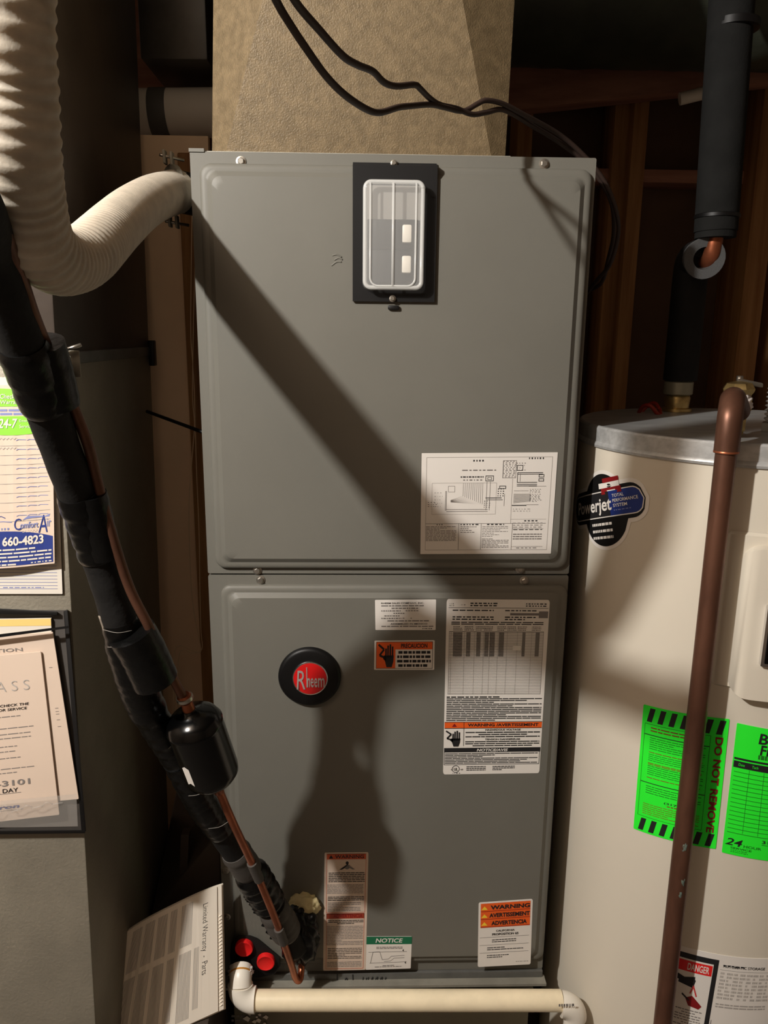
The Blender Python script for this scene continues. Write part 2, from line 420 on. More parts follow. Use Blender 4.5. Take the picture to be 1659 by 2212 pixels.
# ================================================================== furnace
ah = empty('air_handler', (0, .28, .36))
tag(ah, 'tall grey air handler furnace cabinet with a round badge and stickers', 'furnace')
XL, XR = -.312, .312
casing = MB().box(-.306, .306, .008, .56, .34, ZT-.004).build('casing', PAINT, ah, bevel=.003)
def door(name, z0, z1, ex0, ex1, ez0, ez1, x0=XL, x1=XR, up=.016):
    R0 = .018
    b = MB()
    L = [rrect(x0, x1, z0, z1, .003, .008), rrect(x0, x1, z0, z1, .003, 0), rrect(ex0, ex1, ez0, ez1, R0, 0)]
    for k in range(1, 6):
        a = math.pi/2*k/5
        L.append(rrect(ex0+.009*(1-math.cos(a)), ex1-.009*(1-math.cos(a)), ez0+.009*(1-math.cos(a)), ez1-.009*(1-math.cos(a)), R0-.002*k/5, -.004-.0*k-(.6*up-.004)*math.sin(a)))
    for k in range(0, 6):
        a = math.pi/2*k/5; q = .012+.008*math.sin(a)
        L.append(rrect(ex0+q, ex1-q, ez0+q, ez1-q, R0-.004, -.6*up-.4*up*math.sin(a)))
    L.append(rrect(ex0+.03, ex1-.03, ez0+.03, ez1-.03, R0-.006, -up)); L.append(rrect(ex0+.08, ex1-.08, ez0+.08, ez1-.08, R0-.006, -up))
    b.loops(L, cap0=True)
    return b.build(name, PAINT, ah, auto=35)
zseam = P(850, 1241, 0).z
zb = P(830, 2096, 0).z
UP = .016
door('upper_door', zseam+.0015, ZT, P(429, 700, 0).x+.012, P(1262, 700, 0).x-.004, P(850, 1226, 0).z, P(850, 360, 0).z)
door('lower_door', zb, zseam-.0015, P(487, 1500, 0).x, P(1210, 1500, 0).x, P(850, 2072, 0).z, P(850, 1262, 0).z)
def hex_screw(px, py, Y, r=.0052, nm='screw', par=ah):
    o = P(px, py, Y); b = MB()
    b.lathe(o, (0, -1, 0), [(0, r*1.5), (.0012, r*1.5), (.0016, r)], 16)
    b.lathe(o+Vector((0, -.0014, 0)), (0, -1, 0), [(0, r), (.0034, r), (.0042, r*.8)], 6)
    return b.build(nm, STEEL, par)
for q in ((521, 349), (1175, 354), (556, 1232), (1123, 1229), (563, 1252), (1132, 1254), (487, 1880), (490, 1980), (1165, 2048)): hex_screw(*q, 0)
MB().box(XL-.001, XL+.022, -.002, .03, ZT-.001, ZT+.004).build('hem_tab', PAINT, ah)
em_ = MB()
for k, (x0, y0_, x1, y1_) in enumerate(((718, 552, 738, 556), (722, 562, 740, 561), (716, 574, 738, 566))):
    em_.tube(spline([P(x0, y0_, -.0155), P((x0+x1)/2, (y0_+y1_)/2-4, -.0157), P(x1, y1_, -.0155)], 5), .0014, 8)
tag(em_.build('embossed_mark', PAINT, ah, smooth=True), kind='stuff')
# breaker cover
cy = -.018
a, b_ = P(762, 346, cy), P(938, 653, cy)
cx0, cx1, cz1, cz0 = a.x, b_.x, a.z, b_.z
zstep = P(850, 357, 0).z
bc = MB().add([(cx0, -.004, cz1), (cx1, -.004, cz1), (cx1, -.004, zstep), (cx0, -.004, zstep), (cx0, cy-.004, zstep-.004), (cx1, cy-.004, zstep-.004), (cx1, cy-.004, cz0), (cx0, cy-.004, cz0),
             (cx0, -.001, cz1), (cx1, -.001, cz1), (cx1, -.001, zstep), (cx0, -.001, zstep), (cx0, cy, zstep-.004), (cx1, cy, zstep-.004), (cx1, cy, cz0), (cx0, cy, cz0)],
            [(0, 1, 2, 3), (3, 2, 5, 4), (4, 5, 6, 7), (8, 11, 10, 9), (11, 12, 13, 10), (12, 15, 14, 13), (0, 8, 9, 1), (7, 6, 14, 15), (0, 3, 11, 8), (3, 4, 12, 11), (4, 7, 15, 12), (1, 9, 10, 2), (2, 10, 13, 5), (5, 13, 14, 6)])
bcov = bc.build('breaker_cover', BLACKM, ah)
wz1, wz0 = P(850, 390, cy-.01).z, P(850, 628, cy-.01).z
wx0, wx1 = P(783, 520, cy-.01).x, P(916, 520, cy-.01).x
y0 = cy-.0042
MB().box(wx0+.006, wx1-.006, y0-.001, y0, P(0, 464, cy).z, wz1-.006).build('metal_plate', mat('breaker_back_plate', S(140, 136, 128), .5), bcov)
for k, (q0, q1) in enumerate(((464, 528), (531, 600))):
    br = MB().box(wx0+.008, wx1-.01, y0-.008, y0, P(0, q1, cy).z, P(0, q0, cy).z).build('breaker', BLACK, bcov, bevel=.001)
for q0, q1 in ((474, 514), (542, 580)):
    MB().box(P(868, 500, cy).x, P(888, 500, cy).x, y0-.016, y0-.008, P(0, q1, cy-.01).z, P(0, q0, cy-.01).z).build('breaker_switch', PVCW, bcov, bevel=.0025)
g = MB(); rr = .012
L = [rrect(wx0, wx1, wz0, wz1, rr, y0), rrect(wx0+.001, wx1-.001, wz0+.001, wz1-.001, rr, y0-.014)]
for k in range(1, 5):
    a = math.pi/2*k/4; q = .001+.006*(1-math.cos(a)); L.append(rrect(wx0+q, wx1-q, wz0+q, wz1-q, rr-.003*k/4, y0-.014-.006*math.sin(a)))
g.loops(L); g.build('clear_window', CLEAR, bcov, auto=40)
yf = y0-.0205
rb = MB()
U = [P(802, 398, 0).x, P(895, 398, 0).x]
zt_, zb_ = wz1-.006, P(0, 608, cy-.02).z
xm = P(849, 500, cy-.02).x
pth = [Vector((P(800, 500, cy-.02).x, yf, zt_)), Vector((P(800, 500, cy-.02).x, yf, zb_+.012))]
xl_, xr_ = P(800, 500, cy-.02).x, P(898, 500, cy-.02).x
arc = [Vector((xl_+.012-.012*math.cos(t), yf, zb_+.012-.012*math.sin(t))) for t in [math.pi/2*k/6 for k in range(7)]]
arc2 = [Vector((xr_-.012+.012*math.sin(t), yf, zb_+.012-.012*math.cos(t))) for t in [math.pi/2*k/6 for k in range(7)]]
rb.tube([pth[0]]+arc+arc2+[Vector((xr_, yf, zt_))], .0016, 8)
rb.tube([Vector((xm, yf, zt_)), Vector((xm, yf, zb_))], .002, 8)
rb.build('window_rib', RIBC, bcov, smooth=True)
lp2 = rrect(wx0+.004, wx1-.004, wz0+.004, wz1-.004, rr-.003, yf+.003); lp2.append(lp2[0])
MB().tube(lp2, .0034, 8).build('window_rim', RIBC, bcov, smooth=True)
hex_screw(851, 353, -.004, .0035, 'cover_screw', bcov)
hex_screw(848, 645, cy-.004, .0035, 'cover_screw', bcov)
MB().box(P(838, 650, cy).x, P(862, 650, cy).x, cy-.004, cy+.002, P(0, 660, cy).z, P(0, 650, cy).z).build('pull_tab', BLACKM, bcov, bevel=.002)

YP = -UP-.0004
# wiring diagram sheet
sh = Sheet(flat((911, 979), (1205, 977), (1190, 1196), (908, 1197), YP-.0006))
sh.frame(.035, .04, .965, .96, .003, .004, INKL)
sh.bars(.38, .065, .47, .085, 1, INK, 3, .8); sh.bars(.79, .045, .9, .065, 1, INK, 4, .8)
for k in range(11): 
    x = .31+.0145*k; sh.rect(x, .29, x+.0022, .42+.008*k, INKG); sh.poly([(x, .42+.008*k), (x+.002, .42+.008*k), (.22, .46+.002*k), (.22, .4585+.002*k)], INKG)
sh.bars(.29, .225, .46, .24, 1, INK, 7, .8, gap=.006); sh.bars(.3, .16, .55, .175, 1, INKG, 8, .7)
sh.bars(.31, .255, .45, .27, 1, INKG, 9, .7)
sh.frame(.475, .22, .535, .275, .004, .006, INK); sh.frame(.49, .235, .52, .262, .003, .004, INK)
sh.frame(.08, .29, .56, .6, .002, .003, INKL)
sh.frame(.18, .37, .19, .56, .003, .003, INKG); sh.bars(.1, .37, .16, .54, 5, INKG, 5, .12); sh.bars(.05, .47, .12, .53, 3, INKG, 5, .3)
sh.frame(.2, .32, .25, .38, .002, .003, INKG)
for k in range(2): sh.rect(.19, .55+.02*k, .5, .555+.02*k, INKG)
for x in (.485, .51): sh.rect(x, .28, x+.003, .56, INKG)
sh.rect(.48, .435, .6, .442, INK); sh.rect(.49, .455, .61, .46, INK); sh.bars(.47, .46, .53, .54, 4, INKG, 6, .4)
sh.frame(.58, .32, .63, .35, .004, .006, INK); sh.bars(.57, .34, .63, .43, 4, INK, 6, .4); sh.rect(.62, .4, .623, .52, INKG)
sh.bars(.6, .075, .7, .24, 11, INKG, 11, .45, 1); sh.frame(.6, .075, .7, .245, .003, .004, INKG)
sh.frame(.705, .12, .75, .175, .004, .006, INK); sh.bars(.7, .09, .77, .18, 4, INKG, 3, .3)
for t in (.19, .205): sh.rect(.71, t, .9, t+.006, INK)
sh.rect(.71, .19, .714, .29, INK); sh.rect(.73, .2, .733, .28, INKG); sh.frame(.87, .21, .91, .24, .004, .006, INK); sh.frame(.87, .25, .91, .28, .004, .006, INK)
for t in (.285, .305, .32): sh.rect(.71, t, .86, t+.006, INK)
sh.rect(.8, .325, .93, .328, INKG); sh.rect(.69, .37, .8, .373, INKG); sh.bars(.81, .35, .9, .39, 3, INKG, 4, .4)
for k in range(12): sh.poly([(.69, .4+.008*k), (.69, .403+.008*k), (.82, .402+.0065*k), (.82, .4+.0065*k)], INKG)
sh.bars(.81, .4, .9, .48, 7, INK, 4, .35); sh.rect(.68, .51, .79, .518, INK); sh.rect(.79, .505, .88, .509, INKG)
sh.bars(.69, .54, .82, .58, 2, INKL, 4, .35); sh.rect(.675, .25, .678, .69, INKL); sh.rect(.675, .65, .945, .653, INKL)
sh.rect(.035, .69, .945, .694, INKG)
for x in (.285, .455, .69): sh.rect(x, .69, x+.003, .955, INKG)
sh.bars(.12, .695, .18, .71, 1, INK, 3, .7); sh.bars(.3, .695, .44, .71, 1, INK, 4, .7); sh.bars(.5, .695, .63, .71, 1, INK, 5, .7); sh.bars(.78, .66, .89, .675, 1, INK, 5, .7)
sh.bars(.04, .715, .27, .87, 11, INKG, 12, .4, .6, gap=.005); sh.bars(.3, .715, .43, .79, 4, INKG, 13, .35, .4, gap=.005); sh.bars(.465, .715, .66, .83, 7, INKG, 14, .3, .5, gap=.005)
sh.bars(.465, .84, .67, .94, 7, INKG, 15, .4, .6, gap=.005); sh.bars(.695, .68, .92, .74, 3, INKG, 16, .3)
sh.bars(.7, .75, .92, .76, 1, INK, 17, .7); sh.bars(.7, .79, .92, .86, 3, INKG, 18, .45, gap=.004)
sh.rect(.69, .745, .93, .748, INKG); sh.rect(.69, .925, .93, .928, INKG); sh.bars(.73, .935, .9, .945, 1, INKG, 19, .7)
tag(sh.build('wiring_diagram_label', WHITE, ah, rad=.004), 'large white wiring diagram sheet on upper door')
# small white label
sh = Sheet(flat((810, 1296), (942, 1295), (941, 1361), (811, 1361), YP))
sh.text('RHEEM SALES COMPANY, INC.', .1, .08, .8, .14, INK, .005)
for k, (s0, s1) in enumerate(((.1, .8), (.27, .72), (.1, .42), (.3, .48), (.15, .4), (.1, .43), (.2, .9))): sh.bars(s0, .17+.083*k, s1, .22+.083*k, 1, INKG, k+2, .7, 1)
sh.bars(.5, .335, .72, .385, 1, INKG, 5, .6); sh.bars(.45, .58, .66, .63, 1, INKG, 6, .5, gap=.1)
sh.text('ASSEMBLED IN MEXICO', .25, .765, .86, .82, INK, .01); sh.bars(.1, .85, .96, .9, 1, INKG, 9, .7); sh.bars(.78, .93, .94, .97, 1, INK, 9, .7)
sh.build('company_label', WHITE, ah, rad=.02)
# orange caution label
sh = Sheet(flat((809, 1384), (939, 1383), (938, 1447), (808, 1447), YP))
sh.rect(.03, .04, .35, .95, ORANGE); sh.rect(.35, .04, .97, .3, ORANGE); sh.frame(.03, .04, .97, .95, .006, .012, INK, 2)
sh.text('PRECAUCION', .44, .1, .88, .25, INK, .03); hand(sh, .05, .08, .36, .92, INK)
for k, (s0, s1) in enumerate(((.4, .93), (.38, .95), (.38, .94), (.4, .9))): sh.bars(s0, .35+.15*k, s1, .45+.15*k, 1, INK, k+21, .9, 1, gap=.015)
sh.build('caution_label', WHITE, ah, rad=.02)
# data plate
sh = Sheet(flat((965, 1294), (1188, 1296), (1165, 1670), (957, 1673), YP))
sh.bars(.03, .02, .08, .04, 2, INK, 2, .5); sh.bars(.14, .025, .2, .035, 1, INKG, 2, .6); sh.bars(.23, .015, .5, .04, 2, INK, 3, .5); sh.bars(.77, .017, .97, .04, 2, INK, 4, .5)
sh.rect(.02, .045, .99, .047, INK); sh.bars(.06, .055, .46, .065, 1, INK, 5, .6); sh.bars(.57, .055, .88, .065, 1, INK, 6, .6)
sh.rect(.62, .073, .9, .086, INKG); sh.rect(.9, .063, .99, .1, INKG)
sh.bars(.06, .09, .46, .115, 2, INK, 7, .5, .6); sh.bars(.57, .09, .88, .115, 2, INK, 8, .5, .6)
sh.bars(.05, .12, .95, .14, 2, INK, 9, .5); 
for k, s0 in enumerate((.07, .18, .29, .37, .5, .6, .7, .84)): sh.bars(s0, .145, s0+.09, .172, 3, INKG, k, .55, .8, gap=.004)
sh.frame(.03, .175, .96, .53, .003, .002, INKG)
for k in range(40): sh.rect(.03, .178+.0088*k, .96, .1805+.0088*k, INKM)
for k, (x0, x1) in enumerate(((.07, .16), (.2, .24), (.3, .34), (.38, .42), (.43, .48), (.52, .57), (.75, .78), (.88, .92))): sh.rect(x0, .18, x1, .315, INKM, 1)
for x in (.05, .18, .28, .37, .43, .51, .6, .7, .84): sh.rect(x, .175, x+.003, .53, INKL)
sh.rect(.66, .252, .74, .278, WHITE, 3)
sh.bars(.02, .54, .55, .55, 1, INK, 31, .7); sh.bars(.02, .55, .98, .685, 13, INK, 32, .52, .7, gap=.006)
sh.rect(.005, .69, .995, .725, ORANGE); sh.rect(.005, .688, .995, .691, INK, 2); sh.rect(.005, .724, .995, .727, INK, 2); sh.rect(.2, .69, .204, .83, INK, 2)
sh.poly([(.105, .698), (.13, .717), (.08, .717)], REDD, 2); sh.text('WARNING /AVERTISSEMENT', .24, .698, .96, .716, INK, .03)
sh.text('HAZARDOUS VOLTAGE', .42, .731, .78, .741, INK, .03); sh.bars(.22, .745, .98, .783, 3, INK, 33, .5, .6, gap=.006, center=True)
sh.text('TENSION DANGEREUSE', .42, .787, .78, .797, INK, .03); sh.bars(.22, .8, .98, .836, 3, INK, 34, .5, .6, gap=.006, center=True)
hand(sh, .01, .735, .19, .835, INK)
sh.rect(.005, .842, .995, .868, INK); sh.text('NOTICE/AVIS', .34, .847, .66, .863, WHITE, .03, .2, 3)
sh.bars(.015, .872, .97, .937, 7, INK, 35, .5, .75, gap=.006); sh.rect(.005, .868, .01, .94, INK); sh.rect(.985, .868, .99, .94, INK); sh.rect(.005, .94, .99, .943, INK)
sh.ring(.13, .968, .04, .022, .16, INK); sh.text('UL', .11, .96, .15, .977, INK, .02); sh.bars(.1, .99, .2, .996, 1, INK, 2, .7)
sh.text('c', .08, .967, .09, .974, INK, .02); sh.text('us', .18, .967, .205, .974, INK, .02)
sh.bars(.24, .95, .44, .98, 3, INK, 36, .5, .8, gap=.004); sh.bars(.51, .95, .74, .98, 3, INK, 37, .5, .8, gap=.004)
tag(sh.build('rating_plate', WHITE, ah, rad=.02), 'tall white rating plate with orange warning band')
# tall warning label
sh = Sheet(flat((701, 1842), (796, 1841), (790, 2095), (698, 2097), YP))
sh.rect(.06, .01, .94, .055, ORANGED); sh.text('WARNING', .24, .018, .9, .047, INK, .02); sh.poly([(.15, .018), (.2, .047), (.1, .047)], INK, 2)
sh.frame(.05, .01, .95, .5, .008, .003, ORANGED); sh.frame(.06, .51, .94, .985, .008, .003, ORANGED)
sh.disc(.52, .085, .035, .013, INK); sh.poly([(.52, .095), (.34, .14), (.4, .14), (.58, .105)], INK); sh.poly([(.55, .1), (.7, .138), (.64, .138), (.5, .11)], INKG, 2); sh.disc(.52, .125, .05, .012, INKG, 2)
sh.bars(.1, .16, .93, .245, 6, INK, 41, .45, .8, gap=.01); sh.bars(.07, .26, .9, .34, 7, INKG, 42, .4, .9, gap=.01); sh.bars(.09, .36, .92, .4, 3, INK, 43, .45, .8, gap=.01); sh.bars(.09, .41, .85, .49, 6, INKG, 44, .4, .9, gap=.01)
sh.rect(.06, .505, .94, .55, mat('rust_red_print', S(160, 62, 38), .5)); sh.text('ADVERTENCIA', .22, .513, .9, .542, REDD, .02, 0, 2)
sh.bars(.1, .56, .92, .6, 3, INK, 45, .45, .7, gap=.01, center=True); sh.bars(.07, .61, .92, .78, 13, INKG, 46, .38, .9, gap=.01); sh.bars(.1, .8, .9, .9, 7, INK, 47, .35, .8, gap=.01); sh.bars(.09, .92, .9, .97, 4, INKG, 48, .38, .9, gap=.01)
tag(sh.build('tall_warning_label', PAPER, ah, rad=.02), 'tall narrow warning label on lower door')
# green notice
sh = Sheet(flat((792, 2023), (890, 2023), (887, 2092), (790, 2095), YP-.0001))
sh.rect(0, 0, 1, .23, GREEN); sh.text('NOTICE', .2, .05, .8, .18, WHITE, .02, .15)
sh.bars(.22, .3, .8, .38, 2, INKG, 51, .5, .8, center=True); sh.stroke([(.05, .47), (.9, .46)], .008, .012, INKG); sh.stroke([(.1, .8), (.15, .47), (.3, .46), (.36, .7)], .01, .014, INKG)
sh.stroke([(.36, .7), (.5, .68), (.56, .6), (.85, .58)], .008, .012, INKG); sh.stroke([(.4, .76), (.55, .74), (.62, .66), (.85, .65)], .008, .012, INKG); sh.stroke([(.08, .8), (.9, .78)], .008, .012, INKG)
sh.text('4', .8, .38, .83, .46, INK); sh.text('4', .86, .76, .89, .84, INK); sh.bars(.2, .86, .8, .94, 2, INKG, 52, .5, .8, center=True)
sh.build('notice_label', WHITE, ah, rad=.02)
# trilingual warning
sh = Sheet(flat((1034, 1950), (1151, 1942), (1146, 2083), (1032, 2089), YP-.0003))
sh.rect(.04, .02, .96, .39, ORANGE)
for k, (w, s0, s1) in enumerate((('WARNING', .22, .95), ('AVERTISSEMENT', .2, .95), ('ADVERTENCIA', .24, .9))):
    t = .03+.12*k; sh.text(w, s0, t+.02, s1, t+.085, INK, .035, 0, 3); sh.poly([(.11, t+.03), (.17, t+.085), (.05, t+.085)], YELLOW, 2); sh.rect(.04, t+.105, .96, t+.112, REDD, 2)
sh.text('CALIFORNIA', .33, .43, .68, .46, INK, .02); sh.text('PROPOSITION 65', .26, .48, .75, .515, INK, .03)
for t in (.54, .66, .78): sh.rect(.03, t, .95, t+.005, INKG)
sh.bars(.26, .57, .72, .63, 2, INK, 61, .4, .8, gap=.008); sh.bars(.17, .69, .85, .75, 2, INK, 62, .4, .6, gap=.008); sh.bars(.17, .81, .58, .87, 2, INK, 63, .4, .8, gap=.008)
sh.bars(.72, .935, .96, .95, 1, INKG, 64, .5)
tag(sh.build('trilingual_warning_label', WHITE, ah, rad=.03), 'white and orange warning sticker at lower right corner')
# badge
bcn = P(669, 1460, YP); R1 = (P(737, 1460, YP)-P(602, 1460, YP)).length/2
bd = MB().lathe(bcn, (0, -1, 0), [(0, R1), (.004, R1), (.0075, R1*.95), (.009, R1*.88), (.009, R1*.6)], 48).build('badge', BLACK, ah, auto=40)
tag(bd, 'round black badge with red centre and silver brand lettering')
bcc = bcn+Vector((.0015, -.009, 0)); R2 = R1*.575
MB().lathe(bcc, (0, -1, 0), [(0, R2), (.002, R2), (.003, R2*.97), (.0026, R2*.93)], 48).build('silver_rim', CHROME, bd, auto=50)
MB().lathe(bcc, (0, -1, 0), [(.0015, R2*.93), (.0028, R2*.92), (.004, R2*.6), (.0044, R2*.02)], 48).build('red_dome', mat('red_badge_enamel', S(205, 22, 24), .25, coat=.4), bd, auto=60)
for body, b4, bold, shr in (('R', (.13, .24, .37, .8), 0, .1), ('l', (.4, .14, .425, .74), .02, 0), ('n', (.425, .46, .5, .74), .012, 0), ('e', (.515, .46, .6, .74), .012, 0), ('e', (.615, .46, .7, .74), .012, 0), ('m', (.72, .46, .9, .74), .012, 0)):
    sh = Sheet(lambda a, b, h: bcc+Vector((R2*(2*a-1), -.0046-h, R2*(1-2*b))))
    sh.text(body, *b4, SILVER, bold, shr); mesh('letter', sh.pv, sh.pf, sh.mats, bd, idx=sh.pi)
# drain plate with two red plugs
dp = MB(); yy = YP
out = [(497, 2062), (500, 2035), (512, 2022), (540, 2020), (556, 2026), (604, 2066), (606, 2086), (594, 2104), (560, 2112), (500, 2112)]
lo = [P(x, y, -.002) for x, y in out]; hi = [P(x, y, -.024) for x, y in out]
dp.loops([lo, hi]); dpl = dp.build('drain_plate', BLACKM, ah, bevel=.003)
for q in ((527, 2049), (574, 2079)):
    o = P(*q, -.03); MB().lathe(o+Vector((0, .008, 0)), (0, -1, 0), [(0, .0172), (.008, .0172), (.0105, .0165), (.011, .015), (.0098, .0135), (.0098, .001)], 28).build('drain_plug', RED, dpl, auto=40)
nz = P(545, 2085, -.03)
MB().tube([P(520, 2072, -.02), P(528, 2100, -.04)], .015, 16).build('drain_nipple', BLACK, dpl, smooth=True)
# bottom ledge of the cabinet
led = MB().box(XL, XR, -.006, .56, P(830, 2128, -.006).z, zb-.001).build('base_rail', GALVD, ah, bevel=.002)
MB().box(XL+.004, XR+.004, -.022, 0, P(830, 2133, -.02).z, P(830, 2128, -.02).z).build('rail_lip', GALV, ah)
sh = Sheet(flat((725, 2100), (840, 2098), (840, 2124), (725, 2126), -.0068))
rnd = random.Random(5)
sh.stroke([(.03, .1), (.03, .9)], .02, .12, INK); sh.stroke([(.15, .9), (.2, .5), (.26, .9)], .02, .12, INK); sh.stroke([(.32, .2), (.33, .9), (.4, .85)], .02, .12, INK)
for k, x in enumerate((.52, .62, .7, .79, .88)): sh.stroke([(x, .45), (x-.01, .85), (x+.03, .9), (x+.07, .5)], .02, .12, INK)
mesh('marker_scrawl', sh.pv, sh.pf, sh.mats, ah, idx=sh.pi)

# stand under the furnace
st = empty('furnace_stand', (0, .28, 0)); tag(st, 'olive grey sheet-metal stand under the furnace behind the drain pipe', 'stand')
MB().box(-.3, .292, .006, .55, 0, P(830, 2134, 0).z-.003).build('stand_body', mat('stand_enamel', S(128, 124, 106), .5, var=.06, scale=8), st, bevel=.003)
MB().box(-.3, .296, -.004, .006, P(830, 2150, 0).z, P(830, 2134, 0).z-.003).build('stand_rim', GALV, st, bevel=.001)

rnd = random.Random(8); sh = Sheet(flat((498, 2188), (600, 2188), (600, 2230), (498, 2230), .0055))
sh.bars(.02, .05, .7, .5, 2, INKG, 3, .5, .6, gap=.03)
for k in range(14):
    cx_, cy_ = rnd.uniform(.3, .75), rnd.uniform(0, .95); w_ = rnd.uniform(.03, .09)
    sh.poly([(cx_-w_, cy_), (cx_, cy_-w_*1.6), (cx_+w_*.8, cy_-.02), (cx_+w_*.3, cy_+w_*1.8)], PVCW, 2+k)
tag(mesh('paint_splatter', sh.pv, sh.pf, sh.mats, st, idx=sh.pi), kind='stuff')
# ================================================================== supply plenum
pl = empty('supply_plenum', (-.05, .25, ZT)); tag(pl, 'spangled sheet-metal supply plenum rising from top of the furnace', 'duct')
z1 = 2.2; zp = 2.07
def up(a, b): # extend from bottom point a through b to z1
    k = (z1-a.z)/(b.z-a.z); return a+(b-a)*k
L0, L1 = Vector((-.284, .035, ZT+.001)), Vector((-.277, .035, zp)); R0_, R1_ = Vector((.174, .035, ZT+.001)), Vector((.178, .035, zp))
FL0, FR0 = Vector((P(487, 331, .01).x, .012, ZT+.001)), Vector((P(1062, 339, .01).x, .012, ZT+.001))
FL1, FR1 = P(566, 0, -.02), P(1000, 0, -.02)
L1u, R1u, FL1u, FR1u = up(L0, L1), up(R0_, R1_), up(FL0, FL1), up(FR0, FR1)
FL1u.y += .005; FR1u.y += .005
def side_edge(p, x, dx, dy): return Vector((x, p.y+dy*abs(p.x-x)/abs(dx), p.z))
L0, L1u = side_edge(FL0, L0.x, .78, .62), side_edge(FL1u, L1u.x, .78, .62)
R0_, R1u = side_edge(FR0, R0_.x, .9, .43), side_edge(FR1u, R1u.x, .9, .43)
B0, B1 = Vector((-.284, .5, ZT+.001)), Vector((.174, .5, ZT+.001)); B0u, B1u = Vector((L1u.x, .5, z1)), Vector((R1u.x, .5, z1))
MB().add([FL0, FR0, FR1u, FL1u], [(0, 1, 2, 3)]).add([L0, FL0, FL1u, L1u], [(0, 1, 2, 3)]).add([FR0, R0_, R1u, FR1u], [(0, 1, 2, 3)])\
    .add([L0, L1u, B0u, B0], [(0, 1, 2, 3)]).add([R0_, B1, B1u, R1u], [(0, 1, 2, 3)]).add([B0, B0u, B1u, B1], [(0, 1, 2, 3)]).build('plenum_wall', PLEN, pl)
MB().box(L1u.x-.004, R1u.x+.004, -.045, .505, z1-.012, z1).build('drive_cleat', GALV, pl)
MB().box(L1u.x, R1u.x, -.03, .5, z1, 2.62).build('neck', PLEN, pl)
MB().box(-.29, .18, .01, .5, ZT+.0005, ZT+.003).build('plenum_flange', GALV, pl)

# ================================================================== ribbed hose with its clamp
def hose_path():
    q = [(24, -460, -.625), (21, -200, -.628), (22, 46, -.624), (32, 187, -.61), (43, 330, -.592), (55, 420, -.565), (78, 515, -.53), (118, 562, -.485), (160, 564, -.43), (192, 547, -.385), (220, 520, -.325), (250, 490, -.25), (290, 455, -.145), (330, 430, -.045), (368, 417, .04), (385, 414, .07)]
    return spline([P(*a) for a in q], 14)
pth = resample(hose_path(), .0009); n = len(pth)
# ribs: coarse on the hanging run, fine where the hose bends
rad = []; ph = 0
for i in range(n):
    u = i/n
    pitch = .0125 if u < .5 else (.0125+(.0058-.0125)*min(1, (u-.5)/.15))
    amp = .0009 if u < .5 else .0009+(.0004-.0009)*min(1, (u-.5)/.15)
    ph += .0009/pitch; r = ph % 1
    rad.append(.0318 + .0012*min(1, max(0, (u-.5)*5)) + amp*.9*math.sin(2*math.pi*r)*(1.25-.25*abs(math.sin(2*math.pi*r))))
hz = empty('ribbed_hose', P(385, 414, .07)); tag(hz, 'grey ribbed flexible hose looping down and into the furnace side', 'hose')
MB().tube(pth, rad, 30).build('hose', HOSE, hz, smooth=True)
end = P(385, 414, .07); stub = Vector((-.306, .10, end.z-.004)); ax = (stub-end).normalized()
MB().tube([end-ax*.012, stub], .0325, 28).build('connector', BLACK, hz, auto=40)
cl = MB().lathe(end-ax*.016, ax, [(0, .037), (0, .039), (.009, .039), (.009, .037)], 32).build('clamp_ring', GALV, hz, auto=40)
upv = Vector((0, -.15, 1)).normalized()
for sg in (1, -1):
    base = end-ax*.012+upv*sg*.037; ear = MB()
    d2 = ax*.006
    for k in (-1, 1):
        c0 = base+d2*k; ear.hexa([c0+Vector((-.002, -.008, 0)), c0+Vector((.002, -.008, 0)), c0+Vector((.002, .008, 0)), c0+Vector((-.002, .008, 0))],
                 [c0+upv*sg*.02+Vector((-.002, -.008, 0)), c0+upv*sg*.02+Vector((.002, -.008, 0)), c0+upv*sg*.02+Vector((.002, .008, 0)), c0+upv*sg*.02+Vector((-.002, .008, 0))])
    ear.build('clamp_ear', GALV, hz, bevel=.001)
    s0 = base+upv*sg*.012; MB().tube([s0-ax*.014, s0+ax*.026], .0024, 8).build('clamp_screw', STEEL, hz, smooth=True)

# ================================================================== refrigerant lines
LP = [(-120, 290, -.71), (-95, 360, -.69), (-78, 405, -.66), (-45, 470, -.613), (-20, 540, -.556), (18, 665, -.513), (76, 820, -.465), (128, 960, -.42), (195, 1143, -.366), (240, 1280, -.342), (264, 1365, -.332), (287, 1448, -.318), (318, 1530, -.29), (385, 1640, -.235), (435, 1734, -.2), (482, 1800, -.16), (530, 1870, -.125), (558, 1910, -.105), (588, 1960, -.09), (618, 2010, -.075), (642, 2050, -.06)]
lp = spline([P(*a) for a in LP], 12); lr = resample(lp, .004); n = len(lr)
sl = empty('suction_line', P(640, 2030, -.055)); tag(sl, 'thick black insulated refrigerant line running diagonally to the furnace', 'pipe')
rr = []
for i in range(n):
    u = i/n; rr.append(.0215+.0008*noise.noise(Vector((i*.15, 0, 0))))
MB().tube(lr, rr, 24).build('insulation', FOAM, sl, smooth=True)
def along(py):                                  # index on the line by photo row
    best = min(range(n), key=lambda i: abs(HROW[i]-py)); return best
def row(p):
    d = p-EYE; return H_PX/2-F_PX*d.dot(_u)/d.dot(_f)
HROW = [row(p) for p in lr]
def wrap(py0, py1, grow, m, nm='tape_wrap', rough=.0006, seed=0):
    a, b = along(py0), along(py1); k_ = b-a; rs = [.0213+grow*min(1, .45+min(i-a, b-i)/2.5)+rough*2.4*noise.noise(Vector((i*.35, seed, 0)))+.0009*((i+seed*3) % 6)/6 for i in range(a, b+1)]
    return MB().tube(lr[a:b+1], rs, 24).build(nm, m, sl, auto=45)
